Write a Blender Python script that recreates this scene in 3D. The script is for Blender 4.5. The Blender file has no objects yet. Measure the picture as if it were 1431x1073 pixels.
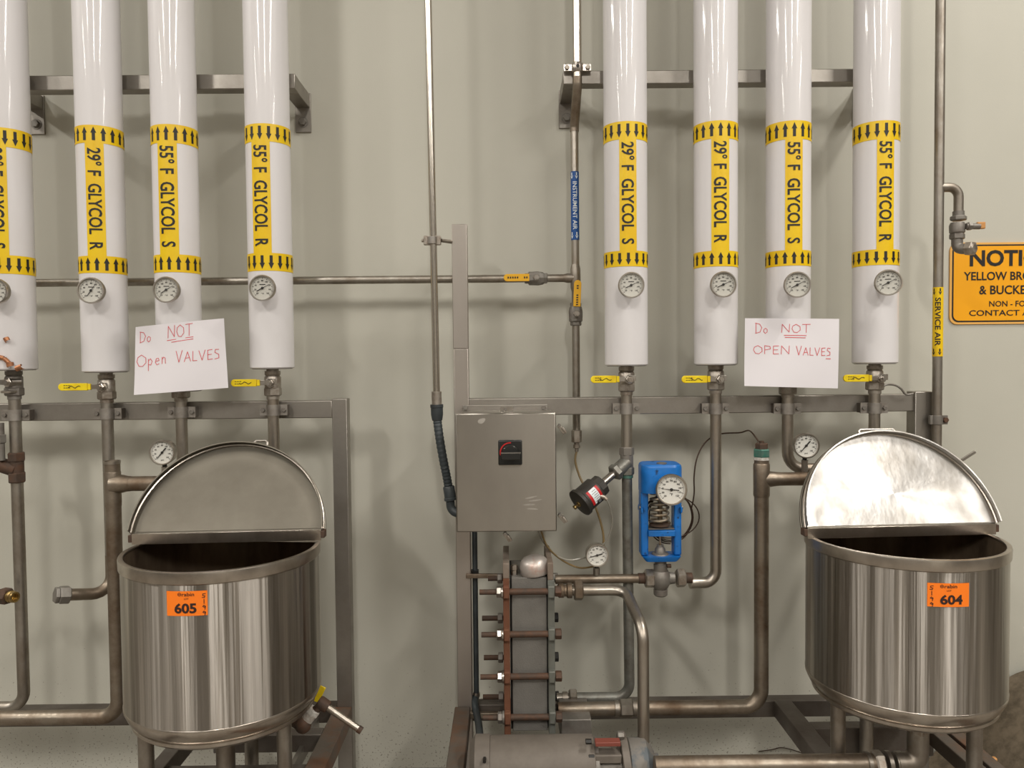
import bpy, bmesh, math, random
from mathutils import Vector, Matrix
C = bpy.context.scene.collection
S = bpy.context.scene
PI = math.pi
random.seed(4)

# ------------------------------------------------------------------ camera
F_PX, W_PX, H_PX = 1075.0, 1431.0, 1073.0
CAM = Vector((0, 0, 1.62))
WALL = 3.0
Rm = (Matrix.Rotation(math.radians(-.38), 3, 'Z') @ Matrix.Rotation(math.radians(-1.94), 3, 'X')
      @ Matrix(((1, 0, 0), (0, 0, -1), (0, 1, 0))) @ Matrix.Rotation(math.radians(-.56), 3, 'Z'))
cd = bpy.data.cameras.new('camera')
cd.sensor_fit = 'HORIZONTAL'; cd.sensor_width = 36; cd.lens = 36 * F_PX / W_PX
cd.clip_start = .01
cam = bpy.data.objects.new('camera', cd); C.objects.link(cam)
cam.matrix_world = Matrix.Translation(CAM) @ Rm.to_4x4()
S.camera = cam

# ------------------------------------------------------------------ world, lamps, exposure
S.view_settings.view_transform = 'Standard'; S.view_settings.look = 'None'
S.view_settings.gamma = 1; S.view_settings.use_curve_mapping = False
S.view_settings.exposure = 0.0
w = bpy.data.worlds.new('world'); S.world = w; w.use_nodes = True
w.node_tree.nodes['Background'].inputs[0].default_value = (.9, .85, .78, 1)
w.node_tree.nodes['Background'].inputs[1].default_value = .25
def area(loc, sx, sy, power, col=(1, .955, .89), aim=None):
    l = bpy.data.lights.new('ceiling_lamp', 'AREA'); l.shape = 'RECTANGLE'
    l.size = sx; l.size_y = sy; l.energy = power; l.color = col
    o = bpy.data.objects.new('ceiling_lamp', l); C.objects.link(o)
    o.location = loc
    if aim:
        o.rotation_euler = (Vector(aim) - Vector(loc)).to_track_quat('-Z', 'Y').to_euler()
    return o
for lx, ly, sy, pw in ((-6.3, .9, 1.4, 210), (3.1, .9, 1.4, 130), (-1.6, .6, 1.2, 30), (-3.4, -4.4, 2.6, 320), (4.1, -3.2, 3.0, 280), (.5, -5.0, 2.6, 260), (-6.6, -4.4, 2.6, 120), (7.4, -4.4, 2.6, 160)):
    area((lx, ly, 5.75), .35, sy, pw)  # far row lengthened and given extra, invented lamps to soften the wall shadows

# ------------------------------------------------------------------ pixel -> world point on the plane y = Y
def at(px, py, Y):
    d = Rm @ Vector(((px - W_PX / 2) / F_PX, -(py - H_PX / 2) / F_PX, -1))
    return CAM + d * (Y / d.y)
def px2m(n, Y): return n * Y / F_PX

# ------------------------------------------------------------------ materials
def lin(c): return tuple(((v / 255) / 12.92 if v / 255 <= .04045 else ((v / 255 + .055) / 1.055) ** 2.4) for v in c)
MATS = {}
def mat(name, col, rough=.5, metal=0., var=None, vscale=8., vstretch=(1, 1, 1), vlo=.4, vhi=.65, bump=0., bscale=60.,
        bdist=.002, aniso=0., coat=0., rvar=0., fine=None, fscale=90.):
    m = bpy.data.materials.new(name); m.use_nodes = True; nt = m.node_tree; N = nt.nodes; L = nt.links
    b = N['Principled BSDF']
    b.inputs['Base Color'].default_value = (*col, 1); b.inputs['Roughness'].default_value = rough
    b.inputs['Metallic'].default_value = metal; b.inputs['Coat Weight'].default_value = coat
    b.inputs['Coat Roughness'].default_value = .06
    tc = N.new('ShaderNodeTexCoord'); mp = N.new('ShaderNodeMapping'); mp.inputs['Scale'].default_value = vstretch
    L.new(tc.outputs['Object'], mp.inputs['Vector'])
    last = None
    if var:
        n = N.new('ShaderNodeTexNoise'); n.inputs['Scale'].default_value = vscale; n.inputs['Detail'].default_value = 6
        n.inputs['Roughness'].default_value = .62
        L.new(mp.outputs[0], n.inputs['Vector'])
        r = N.new('ShaderNodeValToRGB'); r.color_ramp.elements[0].position = vlo; r.color_ramp.elements[1].position = vhi
        r.color_ramp.elements[0].color = (*col, 1); r.color_ramp.elements[1].color = (*var, 1)
        L.new(n.outputs['Fac'], r.inputs[0]); L.new(r.outputs[0], b.inputs['Base Color']); last = r
        if rvar:
            mr = N.new('ShaderNodeMapRange'); mr.inputs[1].default_value = vlo; mr.inputs[2].default_value = vhi
            mr.inputs[3].default_value = rough; mr.inputs[4].default_value = min(1, rough + rvar)
            L.new(n.outputs['Fac'], mr.inputs[0]); L.new(mr.outputs[0], b.inputs['Roughness'])
    if fine:
        n2 = N.new('ShaderNodeTexNoise'); n2.inputs['Scale'].default_value = fscale; n2.inputs['Detail'].default_value = 4
        L.new(tc.outputs['Object'], n2.inputs['Vector'])
        r2 = N.new('ShaderNodeValToRGB'); r2.color_ramp.elements[0].position = .62; r2.color_ramp.elements[1].position = .72
        mx = N.new('ShaderNodeMix'); mx.data_type = 'RGBA'
        L.new(n2.outputs['Fac'], r2.inputs[0]); L.new(r2.outputs[0], mx.inputs[0])
        if last: L.new(last.outputs[0], mx.inputs[6])
        else: mx.inputs[6].default_value = (*col, 1)
        mx.inputs[7].default_value = (*fine, 1); L.new(mx.outputs[2], b.inputs['Base Color'])
    if bump:
        n = N.new('ShaderNodeTexNoise'); n.inputs['Scale'].default_value = bscale; n.inputs['Detail'].default_value = 3
        L.new(mp.outputs[0], n.inputs['Vector'])
        bp = N.new('ShaderNodeBump'); bp.inputs['Strength'].default_value = bump; bp.inputs['Distance'].default_value = bdist
        L.new(n.outputs['Fac'], bp.inputs['Height']); L.new(bp.outputs[0], b.inputs['Normal'])
    if aniso:
        tg = N.new('ShaderNodeTangent'); tg.direction_type = 'RADIAL'; tg.axis = 'Z'
        b.inputs['Anisotropic'].default_value = aniso; b.inputs['Anisotropic Rotation'].default_value = .25; L.new(tg.outputs[0], b.inputs['Tangent'])
    MATS[name] = m
    return m
M = lambda n: MATS[n]
mat('pipe_steel', (.48, .44, .385), .33, 1, (.27, .22, .17), 7, (1, 1, .5), .42, .72, .25, 90, rvar=.15)
mat('pipe_dull', (.40, .37, .325), .38, .95, (.22, .18, .14), 9, (1, 1, .6), .4, .7, .3, 80, rvar=.15)
mat('pipe_brown', (.32, .275, .22), .38, .9, (.17, .12, .08), 8, (1, 1, 1), .38, .66, .4, 70, rvar=.2)
mat('pipe_clean', (.58, .53, .46), .24, 1, (.42, .36, .29), 5, (1, 1, .4), .45, .8)
mat('frame_steel', (.37, .345, .31), .40, .9, (.27, .245, .215), 4, (1, 1, 1), .4, .7, .1, 200, rvar=.1)
mat('clamp_steel', (.40, .37, .335), .45, .8, (.28, .25, .22), 20)
mat('frame_dark', (.17, .15, .13), .55, .6, (.10, .08, .065), 5, (1, 1, 1), .4, .7, .2, 90)
mat('post_steel', (.44, .40, .36), .4, .8, (.40, .36, .32), 4, (1, 1, .4), .4, .7)
mat('box_steel', (.44, .41, .365), .28, 1, (.35, .325, .29), 3, (1, 1, .5), .35, .75, .03, 250, aniso=.8)
mat('tank_steel', (.60, .56, .51), .32, 1, (.27, .245, .215), 20, (1, 1, .02), .38, .60, .8, 24, bdist=.006, aniso=1.)
mat('tank_rim', (.55, .50, .44), .28, 1, (.36, .31, .26), 10, (1, 1, 1), .4, .7)
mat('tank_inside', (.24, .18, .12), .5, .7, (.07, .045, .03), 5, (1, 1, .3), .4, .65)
mat('lid_dull', (.165, .150, .122), .42, .85, (.125, .112, .09), 5, (1, 1, 1), .4, .7, .05, 150)
mat('lid_bright', (.60, .585, .565), .40, .95, (.46, .43, .39), 9, (1, 1, .6), .42, .68, .3, 22, rvar=.12, bdist=.004, aniso=.85)
mat('valve_steel', (.42, .38, .33), .42, .85, (.22, .17, .13), 30, (1, 1, 1), .42, .7, .4, 90)
mat('bright_steel', (.50, .47, .43), .3, 1, (.45, .40, .35), 20)
mat('cast_grey', (.23, .215, .19), .5, .5, (.18, .155, .135), 25, (1, 1, 1), .4, .7, .4, 90)
mat('cast_green', (.22, .22, .195), .45, .6, (.14, .125, .105), 25, (1, 1, 1), .4, .7, .4, 90)
mat('green_ring', (.03, .15, .11), .5, .2, (.09, .16, .13), 40)
mat('rust', (.15, .062, .03), .8, .1, (.14, .05, .025), 18, (1, 1, 1), .4, .7, .6, 70)
mat('rust_dark', (.075, .05, .036), .7, .3, (.12, .058, .032), 30, (1, 1, 1), .4, .7, .5, 90)
mat('rusty_skid', (.12, .10, .08), .7, .3, (.17, .08, .04), 6, (1, 1, 1), .45, .68, .5, 60)
mat('pvc_white', lin((224, 221, 222)), .42, 0, lin((214, 210, 208)), 3, (1, 1, .4), .5, .8, 0, coat=.45)
mat('paper', lin((232, 228, 232)), .8)
mat('red_ink', lin((216, 84, 92)), .8)
mat('label_yellow', lin((238, 200, 12)), .38, 0, lin((232, 188, 8)), 10)
mat('grip_yellow', lin((240, 214, 20)), .45, 0, lin((225, 190, 20)), 20)
mat('grip_orange', lin((226, 170, 25)), .45)
mat('ink_black', (.012, .01, .008), .5)
mat('sign_orange', lin((248, 172, 14)), .4)
mat('sign_edge', lin((235, 178, 92)), .5)
mat('label_blue', lin((16, 78, 150)), .4)
mat('label_white', lin((225, 232, 235)), .5)
mat('sticker_orange', lin((255, 128, 22)), .55)
mat('sticker_ink', (.03, .012, .01), .5)
mat('blue_paint', lin((8, 112, 196)), .4, 0, lin((12, 98, 172)), 12, (1, 1, 1), .4, .7, .2, 60, coat=.2, fine=lin((10, 50, 90)), fscale=40)
mat('black_plastic', (.014, .014, .013), .35)
mat('actuator_black', (.045, .040, .033), .5, .1, (.03, .026, .022), 20)
mat('conduit_grey', (.042, .052, .056), .45, 0, (.03, .035, .037), 20)
mat('flex_grey', (.033, .042, .046), .5)
mat('dial_white', lin((226, 224, 216)), .5)
mat('switch_red', lin((190, 28, 30)), .45)
mat('dial_grey', lin((205, 203, 194)), .5)
mat('spring_steel', (.50, .43, .33), .38, .8, (.26, .19, .12), 40)
mat('copper_wire', (.06, .035, .022), .45, .5)
mat('amber_tube', (.23, .16, .07), .3)
mat('clear_tube', (.36, .34, .29), .25)
mat('brass', (.45, .32, .12), .35, .9, (.2, .13, .06), 40)
mat('copper_peel', (.50, .22, .10), .4, .5, (.3, .12, .06), 60)
mat('motor_grey', (.165, .142, .118), .6, .15, (.13, .11, .09), 14, (1, 1, 1), .4, .7, .2, 120)
mat('pump_blue', (.19, .175, .155), .6, .2, (.10, .115, .125), 12, (1, 1, 1), .52, .6, .3, 60)
mat('red_bar', lin((124, 64, 52)), .5)
mat('plate_grey', (.19, .18, .162), .5, .2, (.16, .15, .135), 12, (1, 1, 1), .4, .7, .5, 300)
mat('plate_green', (.16, .165, .145), .5, .2, (.12, .12, .10), 12)
mat('plate_top', (.20, .15, .115), .6, .3, (.26, .22, .18), 12)
mat('dark_gap', (.02, .018, .016), .8)
mat('dome_metal', (.54, .49, .45), .40, .6, (.50, .30, .24), 22, (1, 1, 1), .52, .72, .3, 80)
mat('tape_white', (.62, .60, .56), .7, 0, (.35, .3, .25), 60)
mat('cap_orange', lin((196, 140, 80)), .5)
mat('heap_brown', (.16, .125, .085), .95, 0, (.09, .07, .045), 25, (1, 1, 1), .4, .65, 1., 60)
mat('floor_epoxy', (.24, .22, .19), .45, 0, (.18, .15, .12), 2)
mat('ceiling_paint', (.62, .61, .58), .8)
mat('room_wall', (.24, .23, .21), .6, 0, (.18, .17, .155), 1)
mat('column_dark', (.05, .045, .04), .6)
mat('door_white', (.75, .72, .66), .6)

# gauge glass: thin clear pane
g = bpy.data.materials.new('gauge_glass'); g.use_nodes = True; nt = g.node_tree; nt.nodes.remove(nt.nodes['Principled BSDF'])
mx = nt.nodes.new('ShaderNodeMixShader'); tr = nt.nodes.new('ShaderNodeBsdfTransparent'); gl = nt.nodes.new('ShaderNodeBsdfGlossy')
gl.inputs['Roughness'].default_value = .05; mx.inputs[0].default_value = .06
nt.links.new(tr.outputs[0], mx.inputs[1]); nt.links.new(gl.outputs[0], mx.inputs[2])
nt.links.new(mx.outputs[0], nt.nodes['Material Output'].inputs[0]); MATS['gauge_glass'] = g

# wall paint: soft grey-beige, scuffs and dirt specks denser towards the floor
def wall_mat():
    m = bpy.data.materials.new('wall_paint'); m.use_nodes = True; nt = m.node_tree; N = nt.nodes; L = nt.links
    b = N['Principled BSDF']; b.inputs['Roughness'].default_value = .5
    tc = N.new('ShaderNodeTexCoord')
    n = N.new('ShaderNodeTexNoise'); n.inputs['Scale'].default_value = 1.3; n.inputs['Detail'].default_value = 5
    L.new(tc.outputs['Object'], n.inputs['Vector'])
    r = N.new('ShaderNodeValToRGB'); r.color_ramp.elements[0].position = .35; r.color_ramp.elements[1].position = .7
    r.color_ramp.elements[0].color = (.520, .507, .436, 1); r.color_ramp.elements[1].color = (.560, .545, .472, 1)
    L.new(n.outputs['Fac'], r.inputs[0])
    s = N.new('ShaderNodeTexNoise'); s.inputs['Scale'].default_value = 120; s.inputs['Detail'].default_value = 2
    L.new(tc.outputs['Object'], s.inputs['Vector'])
    sx = N.new('ShaderNodeSeparateXYZ'); L.new(tc.outputs['Object'], sx.inputs[0])
    mr = N.new('ShaderNodeMapRange'); mr.inputs[1].default_value = .05; mr.inputs[2].default_value = .75
    mr.inputs[3].default_value = .63; mr.inputs[4].default_value = .80
    L.new(sx.outputs[2], mr.inputs[0])
    gt = N.new('ShaderNodeMath'); gt.operation = 'GREATER_THAN'
    L.new(s.outputs['Fac'], gt.inputs[0]); L.new(mr.outputs[0], gt.inputs[1])
    mu = N.new('ShaderNodeMath'); mu.operation = 'MULTIPLY'; mu.inputs[1].default_value = .6; L.new(gt.outputs[0], mu.inputs[0])
    mx = N.new('ShaderNodeMix'); mx.data_type = 'RGBA'; mx.inputs[7].default_value = (.12, .09, .06, 1)
    L.new(mu.outputs[0], mx.inputs[0]); L.new(r.outputs[0], mx.inputs[6]); L.new(mx.outputs[2], b.inputs['Base Color'])
    s2 = N.new('ShaderNodeTexNoise'); s2.inputs['Scale'].default_value = 220
    L.new(tc.outputs['Object'], s2.inputs['Vector'])
    bp = N.new('ShaderNodeBump'); bp.inputs['Strength'].default_value = .12; bp.inputs['Distance'].default_value = .002
    L.new(s2.outputs['Fac'], bp.inputs['Height']); L.new(bp.outputs[0], b.inputs['Normal'])
    MATS['wall_paint'] = m
wall_mat()

# ------------------------------------------------------------------ mesh builder
def frame_of(ax):
    ax = Vector(ax).normalized()
    up = Vector((0, 0, 1)) if abs(ax.z) < .9 else Vector((0, 1, 0))
    u = up.cross(ax).normalized(); v = ax.cross(u)
    return u, v, ax
class MB:
    def __init__(s): s.v = []; s.f = []
    def raw(s, vs, fs):
        k = len(s.v); s.v += [tuple(p) for p in vs]; s.f += [tuple(i + k for i in f) for f in fs]; return s
    def box(s, c, d, R=None):
        c = Vector(c); vs = []
        for i in (-1, 1):
            for j in (-1, 1):
                for k in (-1, 1):
                    p = Vector((i * d[0] / 2, j * d[1] / 2, k * d[2] / 2))
                    vs.append(c + (R @ p if R else p))
        return s.raw(vs, [(0, 1, 3, 2), (4, 6, 7, 5), (0, 4, 5, 1), (2, 3, 7, 6), (0, 2, 6, 4), (1, 5, 7, 3)])
    def bar(s, a, b, w, h, up=(0, 0, 1)):
        a, b = Vector(a), Vector(b); ax = (b - a).normalized(); up = Vector(up)
        u = ax.cross(up).normalized(); v = u.cross(ax)
        R = Matrix((u, ax, v)).transposed()
        return s.box((a + b) / 2, (w, (b - a).length, h), R)
    def lathe(s, prof, o, ax, n=28, a0=0):
        u, v, ax = frame_of(ax); o = Vector(o); vs = []; fs = []
        m = len(prof)
        for i in range(n):
            t = 2 * PI * i / n + a0; d = u * math.cos(t) + v * math.sin(t)
            for r, h in prof: vs.append(o + d * max(r, 1e-5) + ax * h)
        for i in range(n):
            j = (i + 1) % n
            for k in range(m - 1): fs.append((i * m + k, j * m + k, j * m + k + 1, i * m + k + 1))
        if prof[0][0] > 1e-4: fs.append(tuple(i * m for i in range(n))[::-1])
        if prof[-1][0] > 1e-4: fs.append(tuple(i * m + m - 1 for i in range(n)))
        return s.raw(vs, fs)
    def disc(s, o, ax, r, n=40):
        u, v, ax = frame_of(ax); o = Vector(o)
        return s.raw([o + (u * math.cos(2 * PI * k / n) + v * math.sin(2 * PI * k / n)) * r for k in range(n)], [tuple(range(n))])
    def cyl(s, a, b, r, r2=None, n=24, a0=0):
        a, b = Vector(a), Vector(b)
        return s.lathe([(r, 0), (r if r2 is None else r2, (b - a).length)], a, b - a, n, a0)
    def hexa(s, a, b, r, a0=0):
        a, b = Vector(a), Vector(b); L = (b - a).length; c = min(r * .12, L * .2)
        return s.lathe([(r - c, 0), (r, c), (r, L - c), (r - c, L)], a, b - a, 6, a0)
    def sweep(s, pts, r, n=14, closed=False, rad=None):
        pts = [Vector(p) for p in pts]; vs = []; fs = []; N_ = len(pts); u = None
        for i, p in enumerate(pts):
            a = pts[i - 1] if (i > 0 or closed) else p; b = pts[(i + 1) % N_] if (i < N_ - 1 or closed) else p
            t = (b - a).normalized()
            if u is None: u = frame_of(t)[0]
            u = (u - t * u.dot(t)).normalized(); v = t.cross(u)
            rr = rad[i] if rad else r
            for k in range(n):
                q = 2 * PI * k / n; vs.append(p + (u * math.cos(q) + v * math.sin(q)) * rr)
        for i in range(N_ if closed else N_ - 1):
            j = (i + 1) % N_
            for k in range(n):
                l = (k + 1) % n; fs.append((i * n + k, i * n + l, j * n + l, j * n + k))
        if not closed:
            fs.append(tuple(range(n))[::-1]); fs.append(tuple((N_ - 1) * n + k for k in range(n)))
        return s.raw(vs, fs)
    def ball(s, c, r, sc=(1, 1, 1), n=16):
        vs = []; fs = []; m = n // 2; c = Vector(c)
        for i in range(m + 1):
            a = -PI / 2 + PI * i / m
            for k in range(n):
                t = 2 * PI * k / n
                vs.append(c + Vector((math.cos(a) * math.cos(t) * sc[0], math.cos(a) * math.sin(t) * sc[1], math.sin(a) * sc[2])) * r)
        for i in range(m):
            for k in range(n):
                l = (k + 1) % n; fs.append((i * n + k, i * n + l, (i + 1) * n + l, (i + 1) * n + k))
        return s.raw(vs, fs)
    def build(s, name, m, parent=None, bevel=0, label=None, smooth=True, wn=False):
        me = bpy.data.meshes.new(name)
        me.from_pydata(s.v, [], s.f)
        bm = bmesh.new(); bm.from_mesh(me)
        bmesh.ops.remove_doubles(bm, verts=bm.verts, dist=2e-5)
        bmesh.ops.recalc_face_normals(bm, faces=bm.faces)
        bm.to_mesh(me); bm.free()
        if smooth:
            me.shade_smooth(); me.set_sharp_from_angle(angle=math.radians(35))
        me.materials.append(M(m) if isinstance(m, str) else m)
        o = bpy.data.objects.new(name, me); C.objects.link(o)
        if parent:
            o.parent = parent
            o.matrix_parent_inverse = PW(parent).inverted()
        if bevel:
            b = o.modifiers.new('bevel', 'BEVEL'); b.width = bevel; b.segments = 2; b.limit_method = 'ANGLE'; b.angle_limit = math.radians(40)
        if label: o['label'] = label
        if name in ('lettering', 'handwriting', 'grip_markings', 'sticker_print', 'label_lines', 'numerals', 'dial_text'): o['kind'] = 'stuff'
        return o
def PW(o):
    m = Matrix.Translation(o.location)
    return m
def thing(name, label, cat, loc, group=None):
    o = bpy.data.objects.new(name, None); o.empty_display_size = .05; C.objects.link(o)
    o.location = loc; o['label'] = label; o['category'] = cat
    if group: o['group'] = group
    return o
def tag(o, label, cat, group=None):
    o['label'] = label; o['category'] = cat
    if group: o['group'] = group
    return o
def struct(o): o['kind'] = 'structure'; return o
def fillet(pts, rads, n=7):
    """polyline with rounded corners"""
    pts = [Vector(p) for p in pts]; out = [pts[0]]
    if not isinstance(rads, (list, tuple)): rads = [rads] * (len(pts) - 2)
    for i in range(1, len(pts) - 1):
        p = pts[i]; a = (pts[i - 1] - p); b = (pts[i + 1] - p); la, lb = a.length, b.length; a.normalize(); b.normalize()
        ang = a.angle(b); r = rads[i - 1]
        if ang > PI - .02: out.append(p); continue
        t = min(r / math.tan(ang / 2), la * .49, lb * .49); r = t * math.tan(ang / 2)
        c = p + (a + b).normalized() * (r / math.sin(ang / 2))
        s0 = p + a * t - c; s1 = p + b * t - c
        q = s0.rotation_difference(s1)
        for k in range(n + 1):
            from mathutils import Quaternion
            out.append(c + Quaternion((1, 0, 0, 0)).slerp(q, k / n) @ s0)
    out.append(pts[-1]); return out
def smooth_path(pts, n=6):
    pts = [Vector(p) for p in pts]; out = []
    P_ = [pts[0]] + pts + [pts[-1]]
    for i in range(1, len(P_) - 2):
        a, b, c, d = P_[i - 1], P_[i], P_[i + 1], P_[i + 2]
        for k in range(n):
            t = k / n
            out.append(.5 * ((2 * b) + (c - a) * t + (2 * a - 5 * b + 4 * c - d) * t * t + (3 * b - a - 3 * c + d) * t ** 3))
    out.append(pts[-1]); return out

# ------------------------------------------------------------------ lettering
def text_geo(s, bold=0., spacing=1.):
    cu = bpy.data.curves.new('lettering', 'FONT'); cu.body = s; cu.size = 1; cu.offset = bold; cu.resolution_u = 3
    cu.space_character = spacing
    o = bpy.data.objects.new('lettering', cu); C.objects.link(o)
    bpy.context.view_layer.update()
    me = bpy.data.meshes.new_from_object(o.evaluated_get(bpy.context.evaluated_depsgraph_get()))
    bm = bmesh.new(); bm.from_mesh(me); ys = [v.co.y for v in bm.verts]; ya, yb = min(ys), max(ys)
    for k in range(1, 8):
        bmesh.ops.bisect_plane(bm, geom=bm.verts[:] + bm.edges[:] + bm.faces[:], plane_co=(0, ya + (yb - ya) * k / 8, 0), plane_no=(0, 1, 0))
    bm.to_mesh(me); bm.free()
    vs = [(v.co.x, v.co.y) for v in me.vertices]; fs = [tuple(p.vertices) for p in me.polygons]
    bpy.data.objects.remove(o); bpy.data.curves.remove(cu); bpy.data.meshes.remove(me)
    x0 = min(v[0] for v in vs); x1 = max(v[0] for v in vs); y0 = min(v[1] for v in vs); y1 = max(v[1] for v in vs)
    return [((x - x0) / (x1 - x0) - .5, (y - y0) / (y1 - y0) - .5) for x, y in vs], fs
_tc = {}
def text_fit(s, wd, ht, bold=0., spacing=1.):
    k = (s, bold, spacing)
    if k not in _tc: _tc[k] = text_geo(s, bold, spacing)
    vs, fs = _tc[k]
    return [(x * wd, y * ht) for x, y in vs], fs
def put_text(mb, s, wd, ht, fn, bold=0., ox=0, oy=0, spacing=1.):
    vs, fs = text_fit(s, wd, ht, bold, spacing)
    mb.raw([fn(x + ox, y + oy) for x, y in vs], fs); return mb

# ================================================================== THE ROOM
b = MB(); b.box((0, WALL + .06, 3), (20, .12, 6.4)); struct(b.build('wall_back', 'wall_paint'))
b = MB(); b.box((0, -3, -.06), (20, 12.4, .12)); struct(b.build('floor', 'floor_epoxy'))
b = MB(); b.box((0, -3, 6.2), (20, 12.4, .12)); struct(b.build('ceiling', 'ceiling_paint'))
b = MB(); b.box((-9.9, -3, 3), (.12, 12, 6.4)); struct(b.build('wall_left', 'room_wall'))
b = MB(); b.box((9.9, -3, 3), (.12, 12, 6.4)); struct(b.build('wall_right', 'room_wall'))
b = MB(); b.box((0, -9, 3), (20, .12, 6.4)); struct(b.build('wall_front', 'room_wall'))
k = 1
for x in (-7.2, -3.4, .9, 4.6, 7.6):
    b = MB(); b.box((x, -5.2, 3.05), (.35, .35, 6.1)); struct(b.build('trim_%d' % k, 'column_dark')); k += 1  # unseen dark columns, added so the tanks reflect vertical dark bands
for i, x in enumerate((-5.2, 2.7, 6.1)):
    b = MB(); b.box((x, -8.9, 1.9), (2.0, .08, 3.8)); struct(b.build('door_%d' % (i + 1), 'door_white'))  # unseen bay doors, added as bright strips for the tanks to reflect

PY = 2.70        # depth of the glycol pipe runs
FY = 2.735       # front face of the frame beams
# ------------------------------------------------------------------ gauges
def disc_map(c, u, v, nrm, off): return lambda x, y: c + u * x + v * y + nrm * off
def gauge(name, label, cat, c, R, nrm, needle, kind, group=None, stem_to=None, seed=0):
    """c = centre of the dial face; nrm = way it looks"""
    t = thing(name, label, cat, c, group)
    nrm = Vector(nrm).normalized(); u = Vector((1, 0, 0)); u = (u - nrm * u.dot(nrm)).normalized(); v = u.cross(-nrm)
    if v.z < 0: v = -v
    back = .030 if kind == 'pressure' else .018
    b = MB(); b.lathe([(R * .80, -back), (R * .93, -back * .9), (R * .95, -.004), (R, -.003), (R, .007), (R * .97, .0095), (R * .90, .0095), (R * .885, .003), (R * .885, -.001)], c, nrm, 40)
    b.build('case', 'bright_steel' if kind != 'big' else 'tank_rim', t)
    b = MB(); b.disc(c + nrm * .0006, nrm, R * .885); face = b.build('dial', 'dial_grey' if kind == 'thermometer' else 'dial_white', t)
    b = MB(); f = disc_map(c, u, v, nrm, .0014)
    def rq(b, a, r0, r1, w_):
        d = Vector((math.cos(a), math.sin(a))); n_ = Vector((-d.y, d.x)) * w_ / 2
        q = [d * r0 - n_, d * r0 + n_, d * r1 + n_, d * r1 - n_]
        b.raw([f(p.x, p.y) for p in q], [(0, 1, 2, 3)])
    a0, a1 = math.radians(225), math.radians(-45)
    nt_ = 50
    for i in range(nt_ + 1):
        a = a0 + (a1 - a0) * i / nt_
        rq(b, a, R * (.74 if i % 5 else .68), R * .82, R * (.012 if i % 5 else .03))
    ticks = b.build('scale_marks', 'ink_black', face); ticks['kind'] = 'stuff'
    b = MB()
    for i in range(0, 9 if kind != 'big' else 11):
        nn = 8 if kind != 'big' else 10
        a = a0 + (a1 - a0) * i / nn
        put_text(b, str(i * 20 if kind != 'big' else i * 10 + 20), R * (.16 if i < 5 else .2), R * .12, f, .02, math.cos(a) * R * .56, math.sin(a) * R * .56)
    b.build('numerals', 'ink_black', face)
    b = MB()
    if kind == 'pressure': put_text(b, 'psi', R * .22, R * .14, f, .01, 0, -R * .62)
    elif kind == 'big': put_text(b, '°F', R * .2, R * .16, f, .01, 0, -R * .3)
    else:
        put_text(b, '°F', R * .2, R * .12, f, .01, 0, -R * .42)
        b.raw([f(x, y) for x, y in ((-R * .22, R * .24), (R * .22, R * .24), (R * .22, R * .30), (-R * .22, R * .30))], [(0, 1, 2, 3)])
    b.build('dial_text', 'ink_black', face)
    b = MB(); f2 = disc_map(c, u, v, nrm, .0030); a = math.radians(needle); d = Vector((math.cos(a), math.sin(a))); n_ = Vector((-d.y, d.x))
    q = [d * -R * .50 + n_ * R * .025, d * -R * .50 - n_ * R * .025, d * -R * .1 - n_ * R * .03, d * R * .70, d * -R * .1 + n_ * R * .03]
    if kind == 'pressure': q = [d * -R * .68 + n_ * R * .015, d * -R * .68 - n_ * R * .015, d * R * .12 - n_ * R * .05, d * R * .42 - n_ * R * .05, d * R * .50, d * R * .42 + n_ * R * .05, d * R * .12 + n_ * R * .05]
    b.raw([f2(p.x, p.y) for p in q] + [f2(p.x, p.y) + nrm * .0008 for p in q], [tuple(range(len(q)))[::-1], tuple(range(len(q), 2 * len(q)))])
    b.lathe([(R * .10, 0), (R * .10, .002), (R * .05, .003)], f2(0, 0), nrm, 16)
    b.build('needle', 'ink_black', t)
    b = MB(); b.disc(c + nrm * .0068, nrm, R * .89); b.build('glass', 'gauge_glass', t)
    if stem_to is not None:
        s0 = c - nrm * back * .55 - v * R * .9
        b = MB(); b.cyl(s0, (s0.x, s0.y, s0.z - .014), .0075, n=12); b.build('neck', 'black_plastic', t)
        b = MB(); b.hexa((s0.x, s0.y, s0.z - .012), (s0.x, s0.y, stem_to), .0115); b.build('socket', 'pipe_dull', t)
    elif kind != 'big':
        p1 = Vector((c.x + 0, PY - .070, c.z)) if kind == 'thermometer' else c
        s0 = c - nrm * .012
        b = MB(); b.cyl(s0, s0 - nrm * .03, .011, n=16); b.hexa(s0 - nrm * .018, s0 - nrm * .030, .015); b.build('stem', 'valve_steel', t)
    return t

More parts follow.
